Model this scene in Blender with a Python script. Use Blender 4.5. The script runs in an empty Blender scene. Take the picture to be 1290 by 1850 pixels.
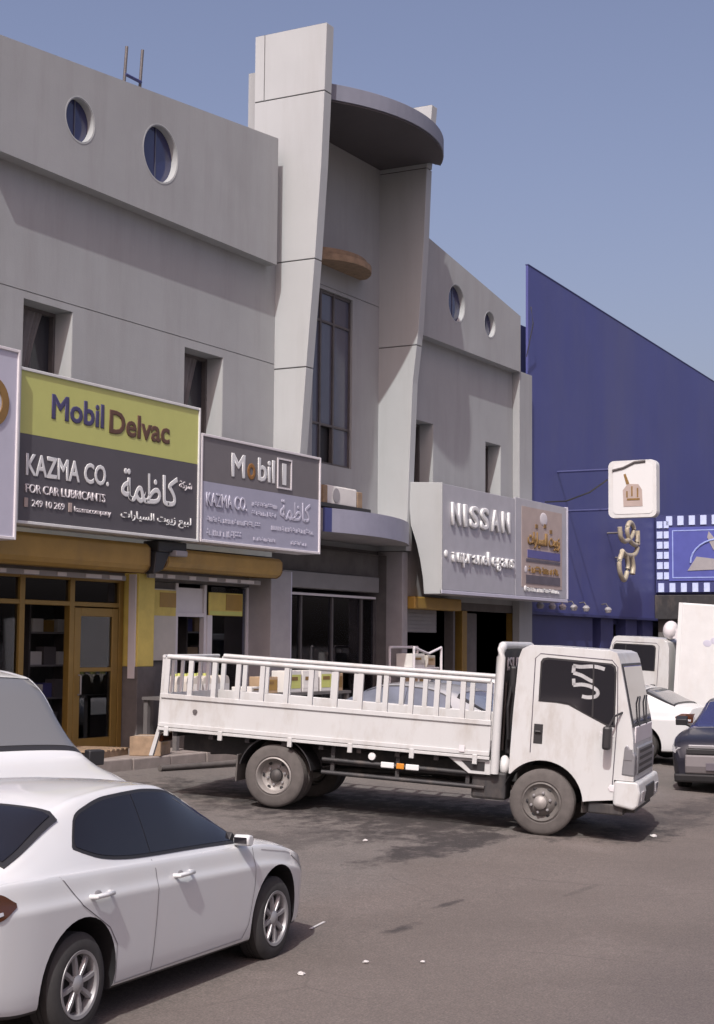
import bpy, bmesh, math, random
from mathutils import Vector, Matrix
from mathutils.geometry import tessellate_polygon
random.seed(7)
SC = bpy.context.scene
COL = SC.collection
PI = math.pi
R = math.radians

# ------------------------------------------------------------------ camera, sky, sun, exposure
cam_d = bpy.data.cameras.new('camera')
cam = bpy.data.objects.new('camera', cam_d)
COL.objects.link(cam)
SC.camera = cam
cam_d.sensor_fit = 'VERTICAL'
cam_d.sensor_height = 36.0
cam_d.lens = 36.0 * 2900.0 / 1850.0
cam_d.clip_start = 0.1
cam_d.clip_end = 3000
_p = math.atan(240.0 / 2900.0)
_v = Vector((math.cos(R(29)), math.sin(R(29)), 0))
_r0 = Vector((math.sin(R(29)), -math.cos(R(29)), 0))
_z = Vector((0, 0, 1))
_w = _v * math.cos(_p) + _z * math.sin(_p)
_u0 = _z * math.cos(_p) - _v * math.sin(_p)
_r = _r0 * math.cos(R(.5)) + _u0 * math.sin(R(.5))
_u = _u0 * math.cos(R(.5)) - _r0 * math.sin(R(.5))
cam.matrix_world = Matrix(((_r.x, _u.x, -_w.x, 0), (_r.y, _u.y, -_w.y, 0), (_r.z, _u.z, -_w.z, 2.2), (0, 0, 0, 1)))

SUN_A, SUN_E = R(17.5), R(49.0)
sun_vec = Vector((-math.cos(SUN_E) * math.cos(SUN_A), -math.cos(SUN_E) * math.sin(SUN_A), math.sin(SUN_E)))
world = bpy.data.worlds.new('World')
SC.world = world
world.use_nodes = True
wn, wl = world.node_tree.nodes, world.node_tree.links
wn.clear()
w_out = wn.new('ShaderNodeOutputWorld')
w_bg = wn.new('ShaderNodeBackground')
w_sky = wn.new('ShaderNodeTexSky')
w_sky.sky_type = 'NISHITA'
w_sky.sun_disc = False
w_sky.sun_elevation = SUN_E
w_sky.sun_rotation = math.atan2(sun_vec.x, sun_vec.y)
w_sky.air_density = 1.0
w_sky.dust_density = 5.0
w_sky.ozone_density = 4.0
w_bg.inputs['Strength'].default_value = 0.15
w_tint = wn.new('ShaderNodeMix')
w_tint.data_type = 'RGBA'
w_tint.blend_type = 'MULTIPLY'
w_tint.inputs[0].default_value = 1.0
w_tint.inputs[7].default_value = (1.28, 0.99, 0.935, 1)
wl.new(w_sky.outputs[0], w_tint.inputs[6])
wl.new(w_tint.outputs[2], w_bg.inputs['Color'])
wl.new(w_bg.outputs[0], w_out.inputs[0])

sun_d = bpy.data.lights.new('sun', 'SUN')
sun_d.energy = 3.7
sun_d.angle = R(0.53)
sun_d.color = (1.0, 0.995, 0.965)
sun = bpy.data.objects.new('sun', sun_d)
COL.objects.link(sun)
sun.rotation_euler = sun_vec.to_track_quat('Z', 'Y').to_euler()
SC.view_settings.view_transform = 'Standard'
SC.view_settings.look = 'None'
SC.view_settings.exposure = 0.0
SC.view_settings.gamma = 1.0
SC.view_settings.use_curve_mapping = False

# ------------------------------------------------------------------ materials
MATS = {}


def mat(name, col, rough=0.6, metal=0.0, var=0.12, scale=3.0, bump=0.0, bscale=60.0, coat=0.0, spec=0.5, dirt_or_sheen=None, dirt_or_sheen_amt=0.0, dirt_or_sheen_scale=1.2, dirt_or_sheen_z=.35):
    if name in MATS:
        return MATS[name]
    m = bpy.data.materials.new(name)
    m.use_nodes = True
    n, l = m.node_tree.nodes, m.node_tree.links
    b = n['Principled BSDF']
    b.inputs['Roughness'].default_value = rough
    b.inputs['Metallic'].default_value = metal
    b.inputs['Specular IOR Level'].default_value = spec
    if coat:
        b.inputs['Coat Weight'].default_value = coat
        b.inputs['Coat Roughness'].default_value = 0.06
    c = (*col, 1)
    if var or dirt_or_sheen:
        tc = n.new('ShaderNodeTexCoord')
        no = n.new('ShaderNodeTexNoise')
        no.inputs['Scale'].default_value = scale
        no.inputs['Detail'].default_value = 6
        no.inputs['Roughness'].default_value = .62
        l.new(tc.outputs['Object'], no.inputs['Vector'])
        rp = n.new('ShaderNodeValToRGB')
        rp.color_ramp.elements[0].position = .3
        rp.color_ramp.elements[1].position = .72
        rp.color_ramp.elements[0].color = (col[0] * (1 - var), col[1] * (1 - var), col[2] * (1 - var), 1)
        rp.color_ramp.elements[1].color = tuple(min(1, x * (1 + var * .6)) for x in col) + (1,)
        l.new(no.outputs[0], rp.inputs[0])
        last = rp.outputs[0]
        if dirt_or_sheen:
            n2 = n.new('ShaderNodeTexNoise')
            n2.inputs['Scale'].default_value = dirt_or_sheen_scale
            n2.inputs['Detail'].default_value = 8
            n2.inputs['Roughness'].default_value = .7
            mp = n.new('ShaderNodeMapping')
            mp.inputs['Scale'].default_value = (1, 1, dirt_or_sheen_z)
            l.new(tc.outputs['Object'], mp.inputs[0])
            l.new(mp.outputs[0], n2.inputs['Vector'])
            r2 = n.new('ShaderNodeMapRange')
            r2.inputs[1].default_value = .48
            r2.inputs[2].default_value = .75
            r2.inputs[4].default_value = dirt_or_sheen_amt
            l.new(n2.outputs[0], r2.inputs[0])
            mx = n.new('ShaderNodeMix')
            mx.data_type = 'RGBA'
            l.new(r2.outputs[0], mx.inputs[0])
            l.new(last, mx.inputs[6])
            mx.inputs[7].default_value = (*dirt_or_sheen, 1)
            last = mx.outputs[2]
        l.new(last, b.inputs['Base Color'])
        if bump:
            nb = n.new('ShaderNodeTexNoise')
            nb.inputs['Scale'].default_value = bscale
            nb.inputs['Detail'].default_value = 4
            l.new(tc.outputs['Object'], nb.inputs['Vector'])
            bp = n.new('ShaderNodeBump')
            bp.inputs['Strength'].default_value = bump
            bp.inputs['Distance'].default_value = .02
            l.new(nb.outputs[0], bp.inputs['Height'])
            l.new(bp.outputs[0], b.inputs['Normal'])
    else:
        b.inputs['Base Color'].default_value = c
    MATS[name] = m
    return m


def glass_mat(name, tint, gl=0.10):
    m = bpy.data.materials.new(name)
    m.use_nodes = True
    n, l = m.node_tree.nodes, m.node_tree.links
    n.clear()
    o = n.new('ShaderNodeOutputMaterial')
    t = n.new('ShaderNodeBsdfTransparent')
    t.inputs[0].default_value = (*tint, 1)
    g = n.new('ShaderNodeBsdfGlossy')
    g.inputs['Roughness'].default_value = .03
    g.inputs[0].default_value = (.9, .92, 1, 1)
    f = n.new('ShaderNodeFresnel')
    f.inputs[0].default_value = 1.5
    mx = n.new('ShaderNodeMixShader')
    l.new(f.outputs[0], mx.inputs[0])
    l.new(t.outputs[0], mx.inputs[1])
    l.new(g.outputs[0], mx.inputs[2])
    l.new(mx.outputs[0], o.inputs[0])
    MATS[name] = m
    return m


M_WALL = mat('painted_render', (.315, .328, .335), .8, var=.06, scale=.9, bump=.12, bscale=45, dirt_or_sheen=(.225, .222, .218), dirt_or_sheen_amt=.42, dirt_or_sheen_scale=2.0, dirt_or_sheen_z=.13)
M_PANEL = mat('cladding_panel', (.385, .405, .41), .55, var=.05, scale=.8, dirt_or_sheen=(.31, .315, .31), dirt_or_sheen_amt=.45, dirt_or_sheen_scale=2.2, dirt_or_sheen_z=.12)
M_SHADOWGAP = mat('joint_gap', (.10, .10, .10), .9, var=0)
M_BLUEWALL = mat('blue_cladding', (.058, .068, .225), .5, var=.10, scale=.35, dirt_or_sheen=(.11, .115, .20), dirt_or_sheen_amt=.6, dirt_or_sheen_scale=.14)  # broad greyer noise put into the blue for the wall's sheen
M_BLUEDARK = mat('blue_paint_dark', (.04, .047, .145), .5, var=.15, scale=.8)
M_LAVMETAL = mat('lavender_metal', (.30, .305, .38), .45, .1, var=.08)
M_WHITEM = mat('white_metal', (.60, .615, .615), .45, var=.06, scale=4, dirt_or_sheen=(.5, .46, .42), dirt_or_sheen_amt=.35, dirt_or_sheen_scale=3)
M_TRUCKW = mat('truck_white_paint', (.495, .51, .51), .38, var=.04, scale=2, coat=.1, dirt_or_sheen=(.33, .305, .27), dirt_or_sheen_amt=.7, dirt_or_sheen_scale=3.2)
M_CARW = mat('pearl_white_paint', (.585, .61, .62), .26, var=.015, scale=2, coat=.7, dirt_or_sheen=(.62, .57, .52), dirt_or_sheen_amt=.18, dirt_or_sheen_scale=2.5)
M_DARKCAR = mat('dark_navy_paint', (.014, .014, .022), .38, 0, var=.05, coat=.15)
M_BLACK = mat('black_plastic', (.02, .02, .022), .5, var=.1)
M_RUBBER = mat('tyre_rubber', (.035, .034, .034), .85, var=.25, scale=9)
M_DUSTRUB = mat('dusty_tyre_rubber', (.095, .087, .082), .9, var=.25, scale=8)
M_CHASSIS = mat('chassis_black', (.03, .03, .032), .6, var=.3, scale=6, dirt_or_sheen=(.12, .10, .085), dirt_or_sheen_amt=.6, dirt_or_sheen_scale=4)
M_RIM = mat('alloy_silver', (.30, .30, .31), .42, .45, var=.06)
M_STEELRIM = mat('steel_rim_grey', (.30, .285, .27), .55, .3, var=.2, scale=8)
M_CARGLASS = mat('tinted_car_glass', (.012, .012, .016), .06, var=0, spec=.45)
M_WSCREEN = mat('windscreen_glass', (.13, .135, .14), .05, var=0, spec=.9)
M_TRUCKGLASS = mat('truck_windscreen_glass', (.03, .031, .034), .06, var=.5, scale=3, spec=.6)
M_ORANGE = mat('amber_brown_paint', (.35, .215, .045), .5, var=.15, scale=3, dirt_or_sheen=(.17, .115, .055), dirt_or_sheen_amt=.5)
M_GOLD = mat('gold_anodised_frame', (.26, .165, .04), .4, .35, var=.12)
M_YELLOW = mat('yellow_pillar_paint', (.62, .50, .12), .6, var=.15, dirt_or_sheen=(.35, .25, .10), dirt_or_sheen_amt=.4)
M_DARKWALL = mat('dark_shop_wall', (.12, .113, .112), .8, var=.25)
M_GREYCOL = mat('grey_column_paint', (.30, .29, .30), .7, var=.12)
M_SHUTTER = mat('grey_shutter', (.24, .235, .24), .55, .2, var=.1)
M_TILE = mat('interior_floor', (.25, .23, .21), .4, var=.1)
M_GREEN = mat('lime_sign_face', (.47, .49, .16), .45, var=.04)
M_CHAR = mat('charcoal_sign_face', (.085, .08, .09), .45, var=.06)
M_GREYSIGN = mat('grey_sign_face', (.15, .14, .145), .45, var=.06)
M_BLUEGREY = mat('bluegrey_sign_face', (.33, .335, .42), .45, var=.05)
M_SIGNGREY = mat('silver_sign_face', (.40, .405, .44), .45, .1, var=.08)
M_TAN = mat('tan_sign_face', (.40, .33, .30), .5, var=.12)
M_LETW = mat('letter_white', (.64, .655, .655), .4, var=.02)
M_LETG = mat('letter_pale_grey', (.62, .60, .62), .5, var=.05)
M_LETB = mat('letter_pale_blue', (.47, .47, .56), .5, var=.05)
M_LETNAVY = mat('letter_navy', (.06, .055, .13), .5, var=.05)
M_LETBROWN = mat('letter_brown', (.105, .055, .035), .5, var=.05)
M_LETRED = mat('letter_dull_red', (.25, .12, .03), .5, var=.05)
M_BROWNMARK = mat('brown_print', (.22, .13, .04), .6, var=.2)
M_BLUEMARK = mat('blue_print', (.10, .10, .28), .5, var=.1)
M_GREYMARK = mat('grey_print', (.11, .10, .12), .6, var=.2)
M_TILEW = mat('pale_blue_tile', (.52, .60, .85), .3, var=.12, scale=6)
M_SIGNBLUE = mat('sign_blue_face', (.085, .10, .34), .4, var=.1)
M_LIGHTBLUE = mat('sky_blue_line', (.32, .40, .72), .4, var=.1)
M_GOLDLET = mat('gilded_letter', (.45, .40, .30), .45, .2, var=.2)
M_CARD = mat('cardboard', (.42, .30, .19), .85, var=.15)
M_REFLECTION = mat('pale_reflection_paint', (.40, .41, .42), .5, var=.25, scale=9)
M_PALEGLASS = mat('pale_reflecting_glass', (.15, .17, .215), .06, var=.3, scale=2, spec=.8)
M_CARDW = mat('white_carton', (.66, .65, .62), .7, var=.08)
M_LIME = mat('lime_label', (.52, .55, .16), .6, var=.1)
M_JUG = mat('pale_jug_plastic', (.50, .47, .42), .45, var=.1)
M_WOOD = mat('old_wood', (.28, .20, .13), .85, var=.3, scale=6)
M_WHEELDARK = mat('dirty_wheel_paint', (.12, .112, .105), .65, var=.3, scale=10)
M_SIGNALR = mat('tail_lamp_red', (.07, .022, .008), .15, var=.1, coat=.5)
M_AMBER = mat('amber_lens', (.55, .22, .03), .2, var=.05)
M_LENS = mat('clear_lens', (.55, .56, .58), .12, .3, var=.1)
M_GRILLE = mat('grille_grey', (.22, .225, .24), .4, .4, var=.1)
M_CURTAIN = mat('curtain_grey', (.16, .15, .15), .9, var=.25, scale=2)
M_PANE = mat('dark_window_pane', (.03, .032, .04), .08, var=0, spec=.6)
M_BLUEPANE = mat('blue_window_pane', (.03, .034, .10), .1, var=.1, spec=.8)
M_GREYPANE = mat('grey_blue_pane', (.085, .09, .125), .15, var=.1, spec=.6)
M_PAPER = mat('litter_paper', (.50, .49, .48), .8, var=.05)
M_STEEL = mat('weathered_steel', (.14, .13, .13), .6, .5, var=.2)
M_CABLE = mat('black_cable', (.02, .02, .02), .6, var=0)
M_KERB = mat('kerb_concrete', (.26, .23, .21), .9, var=.2, scale=4, bump=.2)
M_PAVE = mat('pavement_concrete', (.25, .215, .195), .9, var=.2, scale=2.5, bump=.25, bscale=30)
M_SHOPGLASS = glass_mat('shop_glass', (.62, .64, .66))


def road_material():
    m = bpy.data.materials.new('dusty_asphalt')
    m.use_nodes = True
    n, l = m.node_tree.nodes, m.node_tree.links
    b = n['Principled BSDF']
    b.inputs['Roughness'].default_value = .88
    b.inputs['Specular IOR Level'].default_value = .25
    tc = n.new('ShaderNodeTexCoord')

    def noise(scale, detail=8, rough=.65, sc=(1, 1, 1)):
        mp = n.new('ShaderNodeMapping')
        mp.inputs['Scale'].default_value = sc
        l.new(tc.outputs['Object'], mp.inputs[0])
        t = n.new('ShaderNodeTexNoise')
        t.inputs['Scale'].default_value = scale
        t.inputs['Detail'].default_value = detail
        t.inputs['Roughness'].default_value = rough
        l.new(mp.outputs[0], t.inputs['Vector'])
        return t.outputs[0]

    def mrange(src, a, b_, c=0., d=1.):
        t = n.new('ShaderNodeMapRange')
        t.inputs[1].default_value = a
        t.inputs[2].default_value = b_
        t.inputs[3].default_value = c
        t.inputs[4].default_value = d
        l.new(src, t.inputs[0])
        return t.outputs[0]

    def math2(op, a, b_):
        t = n.new('ShaderNodeMath')
        t.operation = op
        for k, s in enumerate((a, b_)):
            if hasattr(s, 'links'):
                l.new(s, t.inputs[k])
            else:
                t.inputs[k].default_value = s
        return t.outputs[0]

    def mix(f, a, b_):
        t = n.new('ShaderNodeMix')
        t.data_type = 'RGBA'
        l.new(f, t.inputs[0])
        for k, s in ((6, a), (7, b_)):
            if hasattr(s, 'links'):
                l.new(s, t.inputs[k])
            else:
                t.inputs[k].default_value = (*s, 1)
        return t.outputs[2]
    sep = n.new('ShaderNodeSeparateXYZ')
    l.new(tc.outputs['Object'], sep.inputs[0])
    big = noise(.35, 6)
    mid = noise(1.6, 8, .7)
    fine = noise(55, 4, .7)
    grit = noise(190, 2, .7)
    road = mix(mrange(big, .3, .7), (.150, .130, .115), (.205, .178, .160))
    apron = mix(mrange(mid, .3, .7), (.160, .148, .137), (.208, .190, .175))
    edge = math2('ADD', sep.outputs['Y'], mrange(big, 0, 1, -1.2, 1.2))
    c = mix(mrange(edge, 7.4, 8.2), road, apron)
    # darker worn wheel band on the near right side of the lane
    band = math2('ADD', sep.outputs['Y'], mrange(mid, 0, 1, -.9, .9))
    bm = mrange(band, 4.6, 3.2, 0., .55)
    c = mix(bm, c, (.115, .102, .102))
    # oil stains and painted shade under the flatbed: soft ellipses broken by noise  (x, y, rx, ry, strength)
    stain_shade_noise = noise(2.4, 9, .72, (1, 1.6, 1))
    for (sx, sy, rx, ry, st) in ((16.6, 8.22, 2.0, .36, 1.), (17.5, 8.05, 1.1, .24, 1.), (17.8, 8.35, 1.1, .5, .95), (20.0, 6.95, 1.3, .5, .9), (18.6, 9.1, 2.4, 1.0, .9),
                                 (16.2, 9.7, 1.5, .7, .5), (12.4, 6.42, .42, .09, .85), (13.7, 6.62, .34, .06, .8),
                                 (21.6, 7.2, 1.6, .7, .6), (24.0, 7.2, 1.8, .5, .55), 
                                 (19.2, 10.6, 2.2, 3.4, 1.), (15.4, 5.9, .5, .05, .3)):  # broad ellipse: shade under the flatbed put into the asphalt colour
        dx = math2('MULTIPLY', math2('ADD', sep.outputs['X'], -sx), 1 / rx)
        dy = math2('MULTIPLY', math2('ADD', sep.outputs['Y'], -sy), 1 / ry)
        d2 = math2('ADD', math2('MULTIPLY', dx, dx), math2('MULTIPLY', dy, dy))
        d2 = math2('ADD', d2, mrange(stain_shade_noise, .3, .7, -1.0, 1.0))
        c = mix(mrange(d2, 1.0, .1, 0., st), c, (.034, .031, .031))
    c = mix(mrange(noise(13, 6, .75), .35, .68, .30, 0.), c, (.07, .062, .058))
    c = mix(mrange(noise(30, 3, .8), .60, .70, 0., .30), c, (.30, .275, .255))
    # dusty pale patches and grit
    c = mix(mrange(noise(.9, 9, .7), .56, .74, 0., .5), c, (.23, .20, .185))
    c = mix(mrange(fine, .42, .60, .48, 0.), c, (.05, .046, .046))
    c = mix(mrange(grit, .64, .74, 0., .4), c, (.42, .38, .35))
    c = mix(mrange(noise(.5, 10, .8, (.25, 1.5, 1)), .60, .66, 0., .35), c, (.10, .09, .088))
    vo = n.new('ShaderNodeTexVoronoi')
    vo.feature = 'DISTANCE_TO_EDGE'
    vo.inputs['Scale'].default_value = .33
    wob = n.new('ShaderNodeMix')
    wob.data_type = 'VECTOR'
    wob.inputs[0].default_value = .22
    wn_ = n.new('ShaderNodeTexNoise')
    wn_.inputs['Scale'].default_value = 1.1
    wn_.inputs['Detail'].default_value = 9
    l.new(tc.outputs['Object'], wn_.inputs['Vector'])
    l.new(tc.outputs['Object'], wob.inputs[4])
    l.new(wn_.outputs['Color'], wob.inputs[5])
    l.new(wob.outputs[1], vo.inputs['Vector'])
    crack = math2('MULTIPLY', mrange(vo.outputs['Distance'], .004, .0015), mrange(big, .48, .6))
    c = mix(math2('MULTIPLY', crack, .28), c, (.045, .04, .04))
    l.new(c, b.inputs['Base Color'])
    bp = n.new('ShaderNodeBump')
    bp.inputs['Strength'].default_value = .5
    bp.inputs['Distance'].default_value = .012
    l.new(math2('ADD', fine, mid), bp.inputs['Height'])
    l.new(bp.outputs[0], b.inputs['Normal'])
    return m


M_ROAD = road_material()

# ------------------------------------------------------------------ mesh helpers


class MB:
    def __init__(s):
        s.v, s.f, s.m = [], [], []
        s.mi = 0

    def box(s, x0, x1, y0, y1, z0, z1):
        b = len(s.v)
        s.v += [(x0, y0, z0), (x1, y0, z0), (x1, y1, z0), (x0, y1, z0), (x0, y0, z1), (x1, y0, z1), (x1, y1, z1), (x0, y1, z1)]
        s.f += [tuple(b + i for i in q) for q in ((0, 3, 2, 1), (4, 5, 6, 7), (0, 1, 5, 4), (1, 2, 6, 5), (2, 3, 7, 6), (3, 0, 4, 7))]
        return s

    def quad(s, a, b, c, d):
        k = len(s.v)
        s.v += [tuple(a), tuple(b), tuple(c), tuple(d)]
        s.f.append((k, k + 1, k + 2, k + 3))
        return s

    def prism(s, poly, a, b, axis='y'):
        """poly in the two remaining axes, extruded a..b along axis"""
        k = len(s.v)
        n = len(poly)

        def P(q, t):
            return {'x': (t, q[0], q[1]), 'y': (q[0], t, q[1]), 'z': (q[0], q[1], t)}[axis]
        s.v += [P(q, a) for q in poly] + [P(q, b) for q in poly]
        tri = tessellate_polygon([[Vector((q[0], q[1], 0)) for q in poly]])
        for t in tri:
            s.f.append(tuple(k + i for i in t))
            s.f.append(tuple(k + n + i for i in reversed(t)))
        for i in range(n):
            j = (i + 1) % n
            s.f.append((k + i, k + j, k + n + j, k + n + i))
        return s

    def tube(s, pts, r, n=8, closed=False):
        pts = [Vector(p) for p in pts]
        k = len(s.v)
        L = len(pts)
        for i, p in enumerate(pts):
            if closed:
                d = pts[(i + 1) % L] - pts[i - 1]
            else:
                d = pts[min(i + 1, L - 1)] - pts[max(i - 1, 0)]
            d.normalize()
            a = Vector((0, 0, 1)) if abs(d.z) < .9 else Vector((1, 0, 0))
            u = d.cross(a).normalized()
            w = d.cross(u)
            for j in range(n):
                t = 2 * PI * j / n
                q = p + u * (r * math.cos(t)) + w * (r * math.sin(t))
                s.v.append(tuple(q))
        for i in range(L if closed else L - 1):
            i2 = (i + 1) % L
            for j in range(n):
                j2 = (j + 1) % n
                s.f.append((k + i * n + j, k + i * n + j2, k + i2 * n + j2, k + i2 * n + j))
        if not closed:
            s.f.append(tuple(k + j for j in range(n)))
            s.f.append(tuple(k + (L - 1) * n + j for j in reversed(range(n))))
        return s

    def lathe(s, prof, c, axis='y', n=32, a0=0, a1=2 * PI):
        """prof: list of (r, t) revolved round an axis through c"""
        k = len(s.v)
        full = abs(a1 - a0 - 2 * PI) < 1e-6
        m = n if full else n + 1
        for (r, t) in prof:
            for j in range(m):
                a = a0 + (a1 - a0) * j / n
                ca, sa = r * math.cos(a), r * math.sin(a)
                s.v.append({'y': (c[0] + ca, c[1] + t, c[2] + sa), 'z': (c[0] + ca, c[1] + sa, c[2] + t), 'x': (c[0] + t, c[1] + ca, c[2] + sa)}[axis])
        for i in range(len(prof) - 1):
            for j in range(n):
                j2 = (j + 1) % m
                s.f.append((k + i * m + j, k + i * m + j2, k + (i + 1) * m + j2, k + (i + 1) * m + j))
        return s

    def ball(s, c, r, sx=1, sy=1, sz=1, n=12, h=8):
        prof = [(max(1e-4, math.sin(PI * i / h)) * r, -math.cos(PI * i / h) * r) for i in range(h + 1)]
        k = len(s.v)
        s.lathe(prof, (0, 0, 0), 'z', n)
        for i in range(k, len(s.v)):
            x, y, z = s.v[i]
            s.v[i] = (c[0] + x * sx, c[1] + y * sy, c[2] + z * sz)
        return s

    def grid(s, P, closed_v=False):
        k = len(s.v)
        a, b = len(P), len(P[0])
        for row in P:
            s.v += [tuple(q) for q in row]
        for i in range(a - 1):
            for j in range(b if closed_v else b - 1):
                j2 = (j + 1) % b
                s.f.append((k + i * b + j, k + i * b + j2, k + (i + 1) * b + j2, k + (i + 1) * b + j))
        return s

    def xf(s, M):
        s.v = [tuple(M @ Vector(p)) for p in s.v]
        return s

    def mesh(s, name, mats, smooth=False, fix=True):
        me = bpy.data.meshes.new(name)
        me.from_pydata(s.v, [], s.f)
        if not isinstance(mats, (list, tuple)):
            mats = [mats]
        for m in mats:
            me.materials.append(m)
        if fix:
            b = bmesh.new()
            b.from_mesh(me)
            bmesh.ops.remove_doubles(b, verts=b.verts, dist=1e-5)
            bmesh.ops.recalc_face_normals(b, faces=b.faces)
            b.to_mesh(me)
            b.free()
        if smooth:
            for p in me.polygons:
                p.use_smooth = True
            me.set_sharp_from_angle(angle=R(smooth if smooth is not True else 35))
        return me

    def build(s, name, mats, parent=None, smooth=False, bevel=0, segs=2, fix=True):
        me = s.mesh(name, mats, smooth, fix)
        o = bpy.data.objects.new(name, me)
        COL.objects.link(o)
        if parent:
            o.parent = parent
        if bevel:
            md = o.modifiers.new('bevel', 'BEVEL')
            md.width = bevel
            md.segments = segs
            md.limit_method = 'ANGLE'
            md.angle_limit = R(40)
            md.harden_normals = False
        return o


def tag(o, label=None, cat=None, group=None, kind=None):
    if label:
        o['label'] = label
    if cat:
        o['category'] = cat
    if group:
        o['group'] = group
    if kind:
        o['kind'] = kind
    return o


def empty(name, label, cat, loc=(0, 0, 0), rot=(0, 0, 0), group=None):
    o = bpy.data.objects.new(name, None)
    o.empty_display_size = .2
    COL.objects.link(o)
    o.location = loc
    o.rotation_euler = rot
    return tag(o, label, cat, group)


def copy_part(o, parent, loc=None):
    c = o.copy()
    COL.objects.link(c)
    c.parent = parent
    if loc is not None:
        c.location = loc
    return c


def copy_tree(o, parent=None):
    c = o.copy()
    COL.objects.link(c)
    c.parent = parent
    for ch in list(o.children):
        copy_tree(ch, c)
    return c


# ---- lettering
AR = {'ا': (0xFE8D, 0xFE8E), 'ب': (0xFE8F, 4), 'ة': (0xFE93, 0xFE94), 'ت': (0xFE95, 4), 'د': (0xFEA9, 0xFEAA), 'ر': (0xFEAD, 0xFEAE), 'ز': (0xFEAF, 0xFEB0),
      'س': (0xFEB1, 4), 'ش': (0xFEB5, 4), 'ظ': (0xFEC5, 4), 'ع': (0xFEC9, 4), 'ك': (0xFED9, 4), 'ل': (0xFEDD, 4), 'م': (0xFEE1, 4), 'ن': (0xFEE5, 4), 'و': (0xFEED, 0xFEEE), 'ي': (0xFEF1, 4)}


def arabic(t):
    words = []
    for wd in t.split(' '):
        out = ''
        for i, c in enumerate(wd):
            base, k = AR[c]
            prev = i > 0 and AR[wd[i - 1]][1] == 4
            nxt = i < len(wd) - 1 and k == 4
            idx = (3 if nxt else 1) if prev else (2 if nxt else 0)
            out += chr(base + idx)
        words.append(out[::-1])
    return ' '.join(reversed(words))


def text_verts(body, depth=.0, bold=0.0, res=3):
    cu = bpy.data.curves.new('lettering', 'FONT')
    cu.body = body
    cu.resolution_u = res
    cu.extrude = depth / 2 if depth else 0
    cu.bevel_depth = bold
    cu.bevel_resolution = 0
    o = bpy.data.objects.new('lettering', cu)
    COL.objects.link(o)
    dg = bpy.context.evaluated_depsgraph_get()
    dg.update()
    me = bpy.data.meshes.new_from_object(o.evaluated_get(dg))
    bpy.data.objects.remove(o)
    bpy.data.curves.remove(cu)
    return me


def lettering(body, x0, x1, z0, z1, y, m, parent, depth=.03, bold=0., flip='-y', shear=0.):
    """text filling a box on a plane: facing -y (x,z box) or facing -x ('-x': x0/x1 are y, reading towards -y) or '+x'"""
    me = text_verts(body, .2, bold)
    vs = [v.co.copy() for v in me.vertices]
    if not vs:
        return None
    ax, bx = min(v.x for v in vs), max(v.x for v in vs)
    az, bz = min(v.y for v in vs), max(v.y for v in vs)
    aw, bw = min(v.z for v in vs), max(v.z for v in vs)
    for v in me.vertices:
        u = (v.co.x - ax) / (bx - ax)
        w = (v.co.y - az) / (bz - az)
        d = (v.co.z - aw) / (bw - aw) * depth
        X = x0 + (x1 - x0) * u + shear * w
        Z = z0 + (z1 - z0) * w
        v.co = {'-y': (X, y - d, Z), '-x': (y - d, X, Z), '+x': (y + d, X, Z)}[flip]
    me.materials.clear()
    me.materials.append(m)
    me.name = 'lettering'
    o = bpy.data.objects.new('lettering', me)
    COL.objects.link(o)
    o.parent = parent
    return o


def scribble(x0, x1, z0, z1, y, m, parent, n=14, seed=1, th=.02):
    """illegible small writing: a row of short raised strokes, each different"""
    rg = random.Random(seed)
    mb = MB()
    x = x0
    H = z1 - z0
    while x < x1 - .03:
        w = rg.uniform(.3, 1.0) * H * .75
        w = min(w, x1 - x)
        k = rg.random()
        t = H * .2
        if k < .35:
            mb.box(x, x + w, y - th, y, z0, z0 + t)
            mb.box(x, x + t, y - th, y, z0 + t, z0 + H * rg.uniform(.55, 1))
        elif k < .7:
            mb.box(x, x + t, y - th, y, z0, z0 + H * .8)
            mb.box(x + t, x + w, y - th, y, z0 + H * .5, z0 + H * .5 + t)
            if w > 2.2 * t:
                mb.box(x + w - t, x + w, y - th, y, z0, z0 + H * .5)
        else:
            mb.box(x, x + w, y - th, y, z0 + H * .28, z0 + H * .28 + t)
            mb.box(x + w * .4, x + w * .4 + t, y - th, y, z0 + H * .75, z0 + H)
        x += w + H * (.12 if rg.random() < .8 else .5)
    o = mb.build('lettering', m, parent, fix=False)
    o['kind'] = 'stuff'
    return o


# ------------------------------------------------------------------ ground


def gz(y):
    if y <= 6:
        return -.22
    if y < 7:
        return -.22 + .0365 * (y - 6) ** 2
    return -.1835 + .073 * (y - 7) if y < 7.7 else -.1324 + .055 * (y - 7.7)


KERB_Y = 14.95
ys = [-900, -60, -10, 0, 3, 5, 6, 6.25, 6.5, 6.75, 7, 7.7, 9, 10, 12, 14, KERB_Y]
xs = [-400, -60, -10, 0, 10, 20, 30, 40, 60, 120, 1200]
mb = MB()
mb.grid([[(x, y, gz(y)) for y in ys] for x in xs])
tag(mb.build('road', M_ROAD), kind='structure')
PZ = gz(KERB_Y) + .17
mb = MB()
mb.box(-400, 1200, KERB_Y + .16, 40, PZ - .5, PZ)
tag(mb.build('pavement', M_PAVE), kind='structure')
kerb = bpy.data.objects.new('kerb', None)
COL.objects.link(kerb)
tag(kerb, kind='structure')
ks = MB().box(0, .985, 0, .155, -.3, .175).build('kerb_stone', M_KERB, kerb, bevel=.02)
ks.location = (10, KERB_Y, gz(KERB_Y))
for i in range(1, 48):
    c = copy_part(ks, kerb, (10 + i, KERB_Y + random.uniform(-.012, .012), gz(KERB_Y) + random.uniform(-.012, .008)))
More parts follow.
